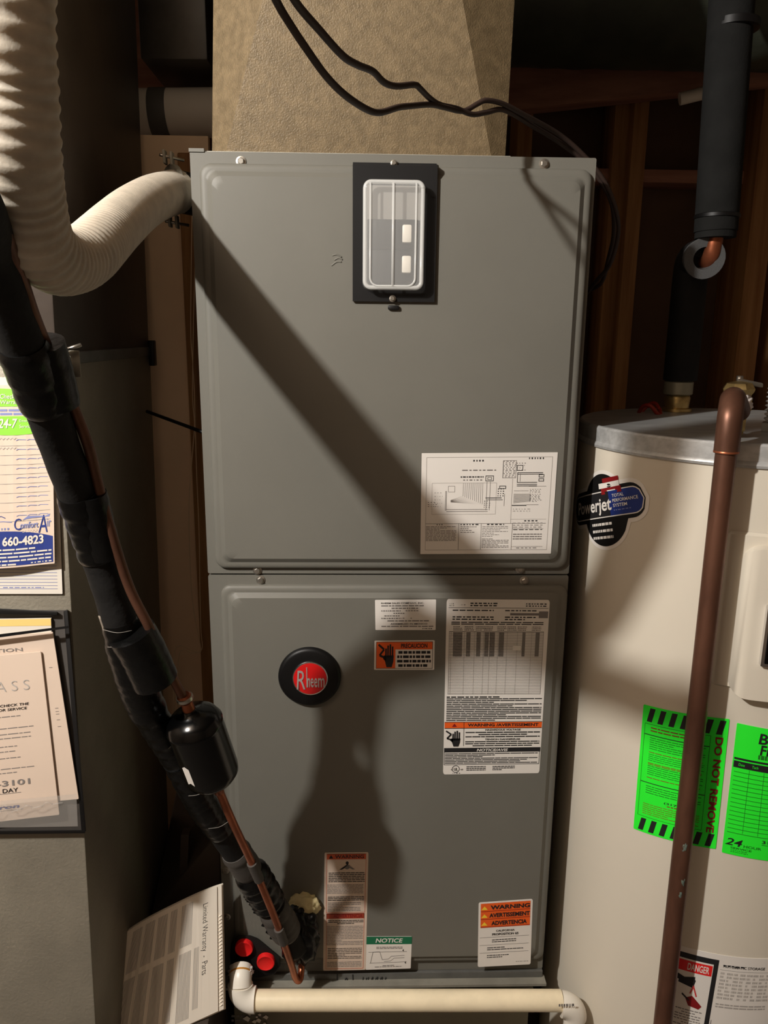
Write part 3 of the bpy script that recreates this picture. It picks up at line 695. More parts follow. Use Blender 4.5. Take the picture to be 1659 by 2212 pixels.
wrap(745, 880, .0035, TAPE, seed=1); wrap(1060, 1200, .0028, TAPE, seed=2); wrap(1340, 1400, .0015, TAPE, seed=9); wrap(1375, 1545, .0035, TAPE, seed=3); wrap(1530, 1640, .0015, TAPE, seed=4)
wrap(1640, 1790, .002, TAPE, seed=5); wrap(1835, 1880, .003, TAPEG, seed=6); wrap(1880, 1955, .007, TAPE, rough=.003, seed=7); wrap(1960, 2015, .006, TAPEG, rough=.0015, seed=8)
for q, r_ in ((((88, 742, -.472), (106, 800, -.458), (124, 874, -.442)), .0235), (((196, 1066, -.388), (212, 1130, -.376), (230, 1200, -.364)), .0185), (((284, 1366, -.342), (308, 1408, -.334), (338, 1474, -.322)), .0300)):
    k_ = resample(spline([P(*a) for a in q], 8), .005); MB().tube(k_, [r_*(1+.05*noise.noise(Vector((i*.7, r_*900, 0)))) for i in range(len(k_))], 20).build('tape_wrap', TAPE, sl, auto=45)
# frayed seam along the insulation
fr = MB(); off = [P(x, y, Y) for x, y, Y in ((216, 1330, -.35), (234, 1385, -.345), (241, 1420, -.34), (259, 1470, -.33), (283, 1520, -.315), (306, 1566, -.295))]
fr.tube(spline(off, 8), .0024, 8); fr.build('split_seam', mat('dusty_foam_edge', S(130, 120, 108), .9), sl, smooth=True)
for k, (x0, y0_, x1, y1_) in enumerate(((222, 1360, 285, 1362), (232, 1398, 300, 1385), (250, 1445, 340, 1385), (285, 1525, 330, 1500), (350, 1620, 380, 1600), (400, 1720, 460, 1700), (450, 1790, 500, 1770))):
    y = -.37+(y0_-1360)/430*.16
    MB().tube(spline([P(x0, y0_, y), P((x0+x1)/2, (y0_+y1_)/2+6, y-.006), P(x1, y1_, y)], 5), .0004, 6).build('loose_thread', THREAD, sl, smooth=True)
# torn foam tufts on the lower run
tf = MB(); rnd = random.Random(4)
for k in range(26):
    i = along(1890+rnd.random()*120); p = lr[i]; d = Vector((-1, rnd.uniform(-.6, .2), rnd.uniform(-.9, .2))).normalized()
    t = (lr[i+1]-lr[i-1]).normalized(); w = rnd.uniform(.006, .014); q = p+d*.02
    tf.hexa([q-t*w, q+t*w, q+t*w+Vector((0, .004, 0)), q-t*w+Vector((0, .004, 0))], [q+d*.012+t*w*.3-t*w*.4, q+d*.01+t*w*.5, q+d*.01+t*w*.5+Vector((0, .003, 0)), q+d*.012-t*w*.1+Vector((0, .003, 0))])
tag(tf.build('torn_foam', FOAM, sl), kind='stuff')
vs, fs = blob(P(646, 2022, -.045), (.036, .03, .058), .26, 7.3); 
lump = mesh('tape_lump', vs, fs, TAPE, sl, smooth=True)
MB().hexa([P(668, 2010, -.06), P(682, 2040, -.05), P(682, 2040, -.03), P(668, 2010, -.03)], [P(630, 2070, -.06), P(645, 2086, -.06), P(645, 2086, -.04), P(630, 2070, -.04)]).build('tape_tail', TAPE, sl, bevel=.004)
# bright clip near the duct
cp = P(156, 782, -.43)
MB().box(cp.x-.008, cp.x+.008, cp.y, cp.y+.002, cp.z-.016, cp.z+.012).build('clip', GALV, sl, bevel=.0008)
MB().tube([cp+Vector((-.006, -.004, .012)), cp+Vector((.012, -.004, .018))], .002, 8).build('clip_wire', STEEL, sl, smooth=True)

ll = empty('liquid_line', P(640, 2110, -.06)); tag(ll, 'thin bare copper refrigerant pipe running beside the black insulated line', 'pipe')
up_ = [(0, 480, -.6), (40, 585, -.535), (72, 680, -.5), (105, 760, -.465), (150, 860, -.43), (190, 960, -.41), (210, 1040, -.39), (240, 1150, -.38), (280, 1270, -.36), (320, 1350, -.345), (352, 1420, -.322), (376, 1470, -.312), (400, 1515, -.302)]
MB().tube(spline([P(*a) for a in up_], 8), .0062, 14).build('upper_pipe', COPPERD, ll, smooth=True)
dn = [(462, 1680, -.264), (500, 1770, -.225), (540, 1855, -.175), (570, 1925, -.148), (600, 2000, -.12), (628, 2080, -.08), (638, 2112, -.065), (646, 2118, -.058), (650, 2105, -.05), (652, 2070, -.03), (652, 2030, -.01)]
MB().tube(spline([P(*a) for a in dn], 8), .0062, 14).build('lower_pipe', COPPER, ll, smooth=True)

for q0, q1 in (((544, 1864, -.172), (560, 1900, -.158)), ((602, 2006, -.119), (613, 2036, -.107))):
    MB().tube([P(*q0), P(*q1)], .0085, 12).build('tape_wrap', TAPEG, ll, auto=40)
fd = empty('filter_drier', P(435, 1610, -.24)); tag(fd, 'glossy black filter drier canister soldered into the copper line', 'filter')
a0, a1 = P(408, 1532, -.297), P(466, 1690, -.262); ax = (a1-a0).normalized(); Ld = (a1-a0).length
Rd = .0395
can = MB().lathe(a0, ax, [(0, .009), (.004, .011), (.007, .02), (.012, .03), (.018, .036), (.024, .0380), (.027, .0400), (.03, Rd), (.033, .0391), (Ld-.026, .0391), (Ld-.018, .038), (Ld-.01, .032), (Ld-.004, .02), (Ld, .009)], 40).build('canister', GLOSSB, fd, auto=50)
MB().lathe(a0-ax*.026, ax, [(0, .0075), (.003, .0105), (.01, .0105), (.013, .008), (.026, .0085)], 20).build('inlet_fitting', COPPER, fd, auto=40)
MB().lathe(a0-ax*.024, ax, [(0, .0085), (.001, .0115), (.006, .0115), (.007, .009)], 20).build('solder_ring', STEEL, fd, auto=40)
MB().lathe(a1, ax, [(-.003, .0085), (.02, .0075)], 16).build('outlet_fitting', COPPER, fd, smooth=True)
# white sticker patch on the canister
e1 = Vector((1, 0, 0)); e1 = (e1-ax*e1.dot(ax)).normalized(); e2 = ax.cross(e1)
def on_can(al, an, h=.0004): return a0+ax*al+(e1*math.cos(an)+e2*math.sin(an))*(.0392+h)
tocam = (EYE-a0); an0 = math.atan2(tocam.dot(e2), tocam.dot(e1))
pc = P(397, 1650, -.27); rel = pc-a0; anp = math.atan2(rel.dot(e2), rel.dot(e1))
sg = 1 if (anp-an0+math.pi) % (2*math.pi)-math.pi > 0 else -1
st_ = MB(); vs = []; fs = []
for i in range(7):
    for j in range(2): vs.append(on_can(Ld*.5+j*.032+.004*abs(i-3)/3, an0+sg*(.78+.3*i/6)))
for i in range(6): fs.append((2*i, 2*i+1, 2*i+3, 2*i+2))
st_.add(vs, fs).build('sticker', WHITE, fd)

# sealant plug and its conduit hole
vs, fs = blob(P(655, 1958, -.022), (.031, .02, .027), .22, 2.1, 40)
pg = mesh('sealant_plug', vs, fs, PUTTY, None, smooth=True); tag(pg, 'lumpy cream sealant plug above the taped pipe end', 'sealant')

# ================================================================== drain pipe
dr = empty('drain_pipe', P(880, 2160, -.07)); tag(dr, 'cream plastic drain pipe with white elbows across the furnace base', 'pipe')
pa, pb = P(548, 2161, -.075), P(1212, 2161, -.075)
rp = .0188
pipe = MB().tube([pa, pb], rp, 32).build('pipe', PVC, dr, auto=40)
# faded red print along the pipe
rnd = random.Random(9); pr = MB(); L = (pb-pa).length; dirp = (pb-pa).normalized(); vdir = Vector((0, -1, 0)); wdir = Vector((0, 0, 1))
def onp(al, an): return pa+dirp*al+(vdir*math.cos(an)+wdir*math.sin(an))*(rp+.0003)
x = .01
while x < L-.02:
    w = rnd.uniform(.003, .012)
    if rnd.random() < .78:
        a1_, a2_ = -.92-rnd.uniform(0, .12), -.72-rnd.uniform(0, .1)
        pr.add([onp(x, a1_), onp(x+w, a1_), onp(x+w, a2_), onp(x, a2_)], [(0, 1, 2, 3)])
    x += w+rnd.uniform(.001, .005)
tag(pr.build('red_print', mat('faded_red_print', S(214, 130, 112), .6), pipe), kind='stuff')
def elbow(c, d_in, d_out, R, r, nm, lip=.0235, leg=.03):
    c = Vector(c); d_in = Vector(d_in).normalized(); d_out = Vector(d_out).normalized()
    pts = [c+d_in*(R+leg)]
    p0 = c+d_in*R; p1 = c+d_out*R; k = 10
    for i in range(k+1):
        a = math.pi/2*i/k; pts.append(c+d_in*R+d_out*R-d_in*R*math.sin(a)*1.0-d_out*R*math.cos(a))
    pts.append(c+d_out*(R+leg)); return MB().tube(pts, r, 28).build(nm, PVCW, dr, auto=50)
elbow(P(519, 2160, -.075), (1, 0, 0), (0, .28, 1), .027, .0232, 'elbow', leg=.001)
elbow(P(1242, 2168, -.075), (-1, 0, 0), (0, 0, -1), .027, .0232, 'elbow', leg=.001)
q = P(1242, 2168, -.075); MB().tube([q+Vector((0, 0, -.02)), Vector((q.x, q.y, 0.001))], rp, 24).build('drop_pipe', PVCW, dr, auto=50)
sh = Sheet(flat((1207, 2168), (1240, 2167), (1240, 2174), (1207, 2175), -.0993)); sh.bars(0, 0, 1, 1, 1, INKG, 3, .8, 1, gap=.05)
mesh('size_print', sh.pv, sh.pf, sh.mats, dr, idx=sh.pi)
c0 = P(519, 2122, -.07); c1 = P(521, 2090, -.045)
MB().tube(spline([c0+Vector((0, 0, -.01)), c0.lerp(c1, .4), c1], 6), .0205, 24).build('riser', PVCW, dr, auto=50)
MB().tube([c0.lerp(c1, .5), c0.lerp(c1, .62)], .0215, 24).build('primer_ring', GLUE, dr, auto=50)
vs, fs = blob(c1.lerp(c0, .15)+Vector((0, -.004, 0)), (.0225, .016, .013), .3, 5.5, 50); mesh('thread_tape', vs, fs, PTAPE, dr, smooth=True)

# ================================================================== papers on the return duct
def yfront(py): return front_line(P(80, py, -.25).z).y
def Pd(px, py, lift): 
    Y = -.25
    for _ in range(4): Y = front_line(P(px, py, Y).z).y-lift
    return P(px, py, Y)
sh = Sheet(quad(Pd(-150, 815, .005), Pd(118, 815, .005), Pd(135, 1283, .005), Pd(-150, 1283, .005)))
for k in range(38): sh.rect(0, .4+.0155*k, .965, .402+.0155*k, NAVYL)
sh.bars(.55, .965, .86, .972, 1, NAVYL, 3, .6)
o = sh.build('lined_service_sheet', PAPERW, None, rad=.004); tag(o, 'white lined service sheet hanging behind the green and blue flyer', 'paper')
ft0, ft1, fb1, fb0 = Pd(-170, 832, .008), Pd(112, 832, .008), Pd(118, 1217, .016), Pd(-170, 1217, .016)
qf = quad(ft0, ft1, fb1, fb0)
def fly(a, b, h): return qf(a, b, h)+Vector((0, -.006*math.sin(math.pi*min(1, a*1.1))*b, -.006*b*math.sin(math.pi*a)))
sh = Sheet(fly, 10)
def X(px): return (px+170)/288.0
def Tt(py): return (py-832)/385.0
sh.rect(0, Tt(845), 1, Tt(876), LIME); sh.rect(0, Tt(896), 1, Tt(928), LIME)
sh.cols(X(-60), 1, lambda u: Tt(928), lambda u: Tt(928)+.02*math.sin(math.pi*u), LIME); sh.cols(0, 1, lambda u: Tt(846)-.02*math.sin(math.pi*u), lambda u: Tt(846), LIME)
sh.text('Check Your', X(4), Tt(850), X(66), Tt(860), PAPERW, .01, 0, 3); sh.text('Warranty', X(4), Tt(863), X(54), Tt(873), PAPERW, .01, 0, 3)
sh.bars(X(-120), Tt(880), X(60), Tt(895), 2, NAVYL, 4, .6, 1, gap=.01)
sh.text('24-7', X(0), Tt(901), X(42), Tt(921), PAPERW, .02, .2, 3); sh.text('Emergency', X(46), Tt(903), X(84), Tt(910), PAPERW, 0, 0, 3); sh.text('Service', X(46), Tt(914), X(74), Tt(921), PAPERW, 0, 0, 3)
rnd = random.Random(2)
for k in range(9):
    y = 935+20*k; sh.rect(0, Tt(y+22), X(110), Tt(y+23), INKL)
    for x0, x1 in ((38, 60), (62, 82), (84, 106)): sh.stroke([(X(x0), Tt(y+12)), (X(x0+5), Tt(y+10)), (X(x1), Tt(y+11))], .004, .003, NAVYL)
    if k < 2: sh.stroke([(X(-2+4*j), Tt(y+6+4*(j % 2))) for j in range(12)], .004, .003, INKL)
sh.text('omfort', X(46), Tt(1120), X(84), Tt(1134), NAVYL, .02); sh.text('C', X(33), Tt(1112), X(48), Tt(1137), NAVY, .0); sh.text('A', X(84), Tt(1108), X(104), Tt(1146), NAVY, 0, .1); sh.text('ir', X(103), Tt(1116), X(112), Tt(1134), NAVYL, .01)
sh.poly([(X(50), Tt(1116)), (X(62), Tt(1108)), (X(100), Tt(1110)), (X(110), Tt(1106)), (X(108), Tt(1112)), (X(70), Tt(1113))], NAVYL); sh.bars(X(50), Tt(1138), X(82), Tt(1144), 2, INKL, 4, .3)
sh.bars(X(-60), Tt(1106), X(-2), Tt(1112), 1, NAVYL, 3, .6); sh.stroke([(X(-10), Tt(1108)), (X(6), Tt(1106)), (X(14), Tt(1110))], .005, .004, NAVY); sh.stroke([(X(-10), Tt(1118)), (X(10), Tt(1117)), (X(28), Tt(1119))], .006, .004, NAVYL); sh.bars(X(-20), Tt(1130), X(22), Tt(1136), 1, NAVYL, 8, .7)
sh.cols(0, X(115), lambda u: Tt(1138)+.08*max(0, (u-.62))**2*4, lambda u: Tt(1213), NAVY)
sh.text('660-4823', X(8), Tt(1150), X(95), Tt(1170), PAPERW, .03, 0, 3); sh.text('7', X(-8), Tt(1156), X(2), Tt(1166), PAPERW, .02, 0, 3)
for k in range(5): sh.bars(X(-100), Tt(1175+8*k), X((78, 112, 112, 112, 40)[k]), Tt(1181+8*k), 1, PAPERW, k+4, .55, 1, h=3, gap=.008)
sh.bars(X(68), Tt(1207), X(112), Tt(1212), 1, PAPERW, 9, .5, 1, h=3)
o = sh.build('service_flyer', PAPER, None, rad=.004); tag(o, 'cream flyer with green bands and a blue phone number panel', 'paper')
# document holder
dh = empty('document_holder', Pd(0, 1800, .01)); tag(dh, 'black framed clear pocket on duct holding old manuals', 'document holder')
q4 = lambda a, b, c_, d, l0, l1: ([Pd(*a, l0), Pd(*b, l0), Pd(*c_, l0), Pd(*d, l0)], [Pd(*a, l1), Pd(*b, l1), Pd(*c_, l1), Pd(*d, l1)])
MB().hexa(*q4((-150, 1318), (146, 1318), (184, 1794), (-150, 1796), .002, .006)).build('backing', mat('charcoal_backing', S(70, 66, 62), .6, bump=.2, bscale=80), dh)
MB().hexa(*q4((-150, 1306), (124, 1321), (124, 1330), (-150, 1324), .002, .014)).build('top_rail', BLACKM, dh, bevel=.001)
MB().hexa(*q4((137, 1320), (146, 1316), (186, 1796), (176, 1796), .002, .012)).build('side_rail', BLACKM, dh, bevel=.001)
MB().hexa(*q4((-150, 1796), (184, 1793), (184, 1800), (-150, 1804), .002, .012)).build('bottom_rail', BLACKM, dh, bevel=.001)
MB().hexa(*q4((-150, 1388), (148, 1352), (148, 1357), (-150, 1397), .025, .029)).build('strap', BLACK, dh)
MB().hexa(*q4((-150, 1745), (165, 1715), (168, 1785), (-150, 1790), .0265, .028)).build('pocket', VINYL, dh)
for k in range(7):
    x0 = -20+22*k; MB().tube(spline([Pd(x0, 1755+rnd.uniform(-12, 6)-k*2, .028), Pd(x0+10, 1748+rnd.uniform(-8, 12)-k*2, .031), Pd(x0+24, 1752-k*3, .028)], 4), .0009, 6).build('pocket_fold', VINYL, dh, smooth=True)
# papers inside it
def bookl(name, m, c4, l, thick, label, fill=None, cat='manual'):
    sh = Sheet(quad(*[Pd(*c, l) for c in c4]))
    if fill: fill(sh)
    o = sh.build(name, m, None, rad=.006, thick=thick); tag(o, label, cat); return o
bookl('envelope', PAPERW, ((-150, 1341), (110, 1336), (113, 1420), (-150, 1420)), .0115, .003, 'white folded paper with a manila edge behind black strap', lambda s: s.rect(0, 0, 1, .18, PAPERY), 'paper')
def rear(s):
    s.text('ATION', .46, .075, .74, .095, INKG, .01)
    for k, t in enumerate((.2, .44, .46, .475, .51, .55)): s.rect(.93-.0*k, t, .955, t+.003, INKG)
bookl('manual', PAPER, ((-150, 1383), (114, 1366), (170, 1726), (-150, 1755)), .0155, .002, 'cream manual peeking out at right behind front manual', rear)
def front(s):
    s.text('PASS', .47, .155, .87, .215, INKL, -.012, 0, 2, sp=1.5)
    s.text('CHECK THE', .6, .29, .85, .305, INK, .01, .1); s.text('FOR SERVICE', .56, .315, .83, .33, INK, .01, .1)
    for k, (t, e) in enumerate(((.36, .77), (.43, .87), (.465, .85), (.49, .84), (.54, .72), (.57, .7), (.61, .74), (.675, .85), (.7, .7))): s.bars(.3, t, e, t+.01, 1, INKG, k+3, .5, 1, gap=.008)
    s.text('-3101', .53, .75, .8, .785, INKG, .02); s.text('R DAY', .52, .8, .7, .825, INK, .01); s.rect(.52, .83, .72, .833, INKG)
    s.text('tron', .5, .905, .7, .925, NAVY, .03, .2); s.rect(.5, .935, .72, .937, INKG)
bookl('manual', PAPER, ((-150, 1430), (88, 1408), (128, 1760), (-150, 1792)), .0195, .002, 'cream manual in front with PASS and phone number ending 3101', front)
# warranty booklet between duct and furnace
tr_, tl_, br_ = P(480, 1912, -.055), P(275, 2012, -.10), P(485, 2178, -.115)
nb = (br_-tr_).cross(tl_-tr_).normalized(); nb = nb if nb.dot(EYE-tr_) > 0 else -nb
bl_ = P(216, 2300, -.2)
qb = quad(tl_, tr_, br_, bl_, nb)
def curlb(a, b, h): return qb(a, b, h)+nb*(.012*math.sin(math.pi*a)**2*(1-b)*1.0)+Vector((0, 0, .012*math.sin(math.pi*a)*(1-b)))
sh = Sheet(lambda a, b, h: curlb(a*.945, b, h), 14)
sh.text('Limited Warranty  -  Parts', .83, .1, .9, .66, INK, -.008, 0, 1, rot=1)
for k, (x0, x1) in enumerate(((.62, .74), (.5, .58), (.36, .47), (.22, .33), (.08, .19))):
    for j in range(int((x1-x0)/.012)): 
        sh.rect(x0+.012*j, .04, x0+.012*j+.005, .37, INKL)
        sh.rect(x0+.012*j, .42, x0+.012*j+.005, .95-.04*(k % 2), INKL)
for j in range(5): sh.rect(.765+.011*j, .42, .769+.011*j, .9, INKL)
BOOKP = mat('booklet_paper', S(246, 235, 218), .75)
wbk = empty('warranty_booklet', bl_); tag(wbk, 'open white warranty booklet wedged between return duct and furnace', 'booklet')
sh.build('top_page', BOOKP, wbk, rad=.004, thick=.0008)
for k in range(1, 4):
    def fnk(a, b, h, k=k): return curlb(a*(.985+.008*k), b*(1+.009*k), h)-nb*.0022*k
    Sheet(fnk, 14).build('page', BOOKP, wbk, rad=.004, thick=.0014)
bind = MB()
for k in range(26):
    t = .25+.72*k/25; c_ = curlb(.966, t, -.0012); bind.tube([c_-Vector((.003, 0, .002)), c_+Vector((.003, .001, .002))], .0008, 5)
tag(bind.build('comb_binding', BOOKP, wbk), kind='stuff')

# ================================================================== water heater
wh = empty('water_heater', (TC.x, TC.y, 0)); tag(wh, 'large almond water heater tank with green tags, right of the furnace', 'water heater')
o3 = Vector((TC.x, TC.y, 0)); ZL, ZR = 1.405, 1.432
MB().lathe(o3, (0, 0, 1), [(.03, TR-.012), (.03, TR), (ZL, TR), (ZL+.002, TR-.004)], 160).build('jacket', TANK, wh, auto=40)
MB().lathe(o3, (0, 0, 1), [(ZL-.006, TR+.001), (ZL-.008, TR+.0035), (ZL-.004, TR+.0045), (ZL, TR+.003), (ZL+.002, TR+.001), (ZR-.003, TR+.001), (ZR, TR-.001), (ZR+.001, TR-.004), (ZR-.001, TR-.01), (ZR, .001)], 160).build('lid', LID, wh, auto=30)
MB().lathe(o3, (0, 0, 1), [(0, TR-.03), (.032, TR-.03)], 64).build('base_ring', BLACK, wh)
# emblem sticker
thc, zc = PT(1303, 1102); UR = TR
def loc(u, v, h): # metres from emblem centre
    r = TR+.0006+h; th = thc+u/TR; return Vector((TC.x+r*math.sin(th), TC.y-r*math.cos(th), zc+v))
def strip_shape(fn, u0, u1, n, rot, ox, oy, h, h0=None):
    c, s_ = math.cos(rot), math.sin(rot); vs = []; fs = []
    for i in range(n+1):
        u = u0+(u1-u0)*i/n; lo_, hi_ = fn(u)
        for v in (lo_, hi_): vs.append(loc(ox+u*c-v*s_, oy+u*s_+v*c, h))
    for i in range(n): fs.append((2*i, 2*i+2, 2*i+3, 2*i+1))
    return vs, fs
def circ(R): return lambda u: (-math.sqrt(max(0, R*R-u*u)), math.sqrt(max(0, R*R-u*u)))
def pill(hl, R): return lambda u: (lambda e: (-math.sqrt(max(0, R*R-e*e)), math.sqrt(max(0, R*R-e*e))))(max(0, abs(u)-(hl-R)))
RE = .062; rotp = math.radians(18)
wht = MB()
wht.add(*strip_shape(circ(RE+.0065), -RE-.0065, RE+.0065, 30, 0, 0, 0, 0)); wht.add(*strip_shape(pill(.116, .036), -.116, .116, 36, rotp, -.012, .006, .0001))
em = wht.build('emblem_sticker', WHITE, wh); tag(em, 'round black and blue emblem sticker on tank edge')
blk = MB().add(*strip_shape(circ(RE), -RE, RE, 30, 0, 0, 0, .0003)); blk.add(*strip_shape(pill(.109, .029), -.109, .109, 36, rotp, -.012, .006, .0004))
blk.build('emblem_black', BLACKM, em)
MB().add(*strip_shape(pill(.107, .0225), -.107, .107, 36, rotp, -.012, .006, .0006)).build('pill_edge', WHITE, em)
MB().add(*strip_shape(pill(.105, .0207), -.105, .105, 36, rotp, -.012, .006, .0008)).build('pill_field', NAVY, em)
MB().add(*strip_shape(pill(.105, .0207), -.105, .03, 30, rotp, -.012, .006, .0009)).build('pill_dark', INK, em)
def emap(a, b, h, rot=rotp, ox=-.012, oy=.006, W=.2, Hh=.046):
    u, v = (a-.5)*W, (.5-b)*Hh; return loc(ox+u*math.cos(rot)-v*math.sin(rot), oy+u*math.sin(rot)+v*math.cos(rot), .0012+h)
sh = Sheet(emap); sh.text('Powerjet', .08, .25, .68, .9, WHITE, .02, .1); sh.text('TOTAL', .7, .18, .84, .3, WHITE, .01); sh.text('PERFORMANCE', .7, .36, .98, .48, WHITE, .01); sh.text('SYSTEM', .7, .54, .86, .66, WHITE, .01); sh.bars(.7, .74, .92, .8, 1, NAVYL, 2, .6)
tag(mesh('lettering', sh.pv, sh.pf, sh.mats, em, idx=sh.pi), kind='stuff')
sh = Sheet(lambda a, b, h: emap(a, b, h, rotp, 0, -.036, .08, .04)); sh.bars(.2, .1, .9, .95, 3, WHITE, 4, .4, 1, gap=.02)
sh2 = Sheet(lambda a, b, h: emap(a, b, h, rotp, .008, .044, .06, .03)); sh2.rect(.3, .05, 1, .3, REDD); sh2.rect(.1, .3, 1, .6, WHITE); sh2.rect(.2, .6, 1.05, .95, REDD)
mesh('small_print', sh.pv, sh.pf, sh.mats, em, idx=sh.pi); mesh('flag_stripes', sh2.pv, sh2.pf, sh2.mats, em, idx=sh2.pi)
# neon tags
sh = Sheet(cyl((1391, 1521), (1576, 1553), (1546, 1833), (1369, 1789), .0012), 24)
for k in range(7):
    s0 = .06+.135*k
    for t0, t1 in ((.015, .12), (.885, .985)): sh.para(s0, t0, s0+.065, t1, .035, INK)
sh.frame(.04, .135, .82, .87, .005, .003, NEOND); sh.bars(.12, .15, .75, .195, 2, REDD, 71, .35, .9, gap=.01, center=True)
for t in (.215, .59): sh.rect(.04, t, .82, t+.006, INK)
for k, (t0, t1, nn) in enumerate(((.23, .33, 6), (.36, .42, 4), (.45, .53, 5), (.61, .68, 4))): sh.bars(.12, t0, .78, t1, nn, NEOND, 72+k, .3, .6, gap=.008)
for t in (.345, .43, .44, .545): sh.bars(.12, t, .76, t+.01, 1, REDD, 80, .5, .8, gap=.008)
sh.text('(317) 782-', .36, .71, .72, .73, INK, .01); sh.bars(.4, .735, .7, .745, 1, REDD, 3, .7); sh.bars(.1, .755, .78, .85, 6, REDD, 85, .25, .7, gap=.008)
sh.text('DO NOT REMOVE', .87, .14, .955, .875, REDD, .03, 0, 3, rot=1)
tag(sh.build('hatched_tag', NEON, wh, rad=.01, thick=.0006), 'green tag with black hatching and DO NOT REMOVE')
sh = Sheet(cyl((1592, 1561), (1720, 1583), (1694, 1862), (1559, 1840), .0012), 20)
sh.text('Ben', .38, .04, .8, .12, INK, .02, .1); sh.text('Fr', .42, .125, .62, .2, INK, .02, .1); sh.bars(.4, .2, .95, .235, 1, NEOND, 4, .9, 1)
sh.rect(.02, .25, 1, .265, INK); sh.rect(.02, .275, 1, .325, INK); sh.text('Date', .1, .288, .2, .308, NEON, 0, .1, 3); sh.text('Tech', .32, .288, .42, .308, NEON, 0, .1, 3)
for k in range(15): sh.rect(.04, .355+.0335*k, 1, .359+.0335*k, NEOND)
for x in (.28, .52): sh.rect(x, .33, x+.006, .82, NEOND)
sh.text('24', .03, .87, .3, .925, INK, .01, .25); sh.text('HOUR', .32, .905, .6, .925, NEOND, .01); sh.text('SERVICE', .12, .935, .45, .95, NEOND, .02); sh.bars(.13, .955, .4, .98, 2, NEOND, 4, .4, 1)
sh.text('317-', .6, .845, .85, .87, INK, .02); sh.rect(.6, .88, 1, .884, NEOND); sh.disc(.95, .95, .05, .025, INK)
tag(sh.build('ruled_tag', NEON, wh, rad=.01, thick=.0006), 'green ruled service tag at right edge')
# danger and rating label
sh = Sheet(cyl((1445, 2033), (1720, 2065), (1690, 2247), (1415, 2215), .0008), 24)
sh.frame(.05, .06, .395, 1.0, .035, .06, INK); sh.rect(.09, .14, .355, .26, RED); sh.text('DANGER', .17, .16, .335, .24, WHITE, .02, 0, 2)
sh.stroke([(.1, .33), (.16, .36), (.24, .33), (.23, .4), (.12, .37)], .016, .06, INK, 2)
sh.stroke([(.24, .4), (.22, .5)], .01, .02, REDP, 2); sh.stroke([(.24, .42), (.27, .52)], .01, .02, REDP, 2)
sh.poly([(.19, .56), (.24, .52), (.32, .62), (.3, .66), (.22, .64)], REDD, 2)
for k in range(4): sh.stroke([(.22, .58), (.16+.015*k, .52+.015*k)], .008, .02, INK, 2)
sh.bars(.13, .68, .33, .98, 10, INKG, 91, .35, .8, gap=.006, center=True)
sh.bars(.43, .1, .6, .12, 1, INK, 92, .7, 1); sh.text('AUTOMATIC STORAGE', .43, .1, .75, .13, INK, .01, 0, 2); sh.rect(.41, .16, .98, .163, INKG)
for k, x in enumerate((.42, .47, .52, .57, .62, .67, .72, .77)): sh.bars(x, .18, x+.042, .5, 8, INKL, k, .6, .7, gap=.004)
sh.bars(.42, .54, .8, .6, 2, INKL, 94, .5, .8, gap=.006); sh.rect(.405, .75, .41, 1, INKG); sh.frame(.55, .78, .64, .86, .008, .02, INKG); sh.ring(.58, .97, .03, .06, .2, INKG)
tag(sh.build('danger_label', WHITE, wh, rad=.004), 'white rating label with black framed red DANGER panel')
# control panel bezel on the right
def bez(c4, hgt, rad_, nm, m, par, n=28, h0=0):
    q = [Vector(PT(*p)) for p in c4]
    th0 = (q[0].x+q[3].x)/2; th1 = q[1].x; z1_ = (q[0].y+q[1].y)/2; z0_ = (q[2].y+q[3].y)/2
    return th0, th1, z0_, z1_
tl_p = PT(1590, 1168); bl_p = PT(1590, 1500)
def patch(nm, th0, th1, z0_, z1_, hgt, R_, m, par, n=30, slope=.006):
    vs = []; fs = []
    for i in range(n+1):
        u = i/n; th = th0+(th1-th0)*u; e = min(th-th0, th1-th)*TR
        c_ = R_*(1-math.sqrt(max(0, 1-((R_-e)/R_)**2))) if e < R_ else 0
        hh = .0005+hgt*max(0, min(1, e/slope))**.5
        for z, h in ((z0_+c_, .0005), (z0_+c_+min(slope*.6, .004), hh), (z1_-c_-min(slope*.6, .004), hh), (z1_-c_, .0005)):
            r = TR+h; vs.append((TC.x+r*math.sin(th), TC.y-r*math.cos(th), z))
    for i in range(n):
        for k in range(3): fs.append((4*i+k, 4*i+4+k, 4*i+5+k, 4*i+1+k))
    return mesh(nm, vs, fs, m, par, auto=50)
pan = patch('control_panel', tl_p[0]+.03, tl_p[0]+1.05, bl_p[1], tl_p[1]+.0, .022, .03, TANK, wh, 60, .02)
tag(pan, 'moulded control panel at right edge of tank')
patch('panel_flange', tl_p[0]-.05, tl_p[0]+1.1, bl_p[1]+.01, tl_p[1]+.015, .005, .01, TANK, wh, 50, .008)
sp_ = PT(1632, 1290); sb_ = PT(1632, 1432)
scr = patch('chrome_frame', sp_[0]+.025, sp_[0]+.7, sb_[1]+.005, sp_[1], .03, .008, CHROME, pan, 40, .004)
patch('display', sp_[0]+.04, sp_[0]+.68, sb_[1]+.012, sp_[1]-.006, .0325, .005, GLOSSB, pan, 40, .002)
# top fittings
nz = P(1460, 893, .319); nz.z = ZR
fit = MB().lathe(nz, (0, 0, 1), [(0, .03), (.006, .03), (.008, .024), (.028, .026), (.032, .024), (.034, .022)], 24).build('nipple', BRASS, wh, auto=35)
ringp = spline([nz+Vector((-.07+.02*math.cos(a), -.04+.03*math.sin(a), .006+.012*math.sin(a*2))) for a in [k*.7 for k in range(10)]], 6)
MB().tube(ringp, .004, 8).build('red_wire', mat('red_wire_jacket', S(150, 40, 24), .5), wh, smooth=True)

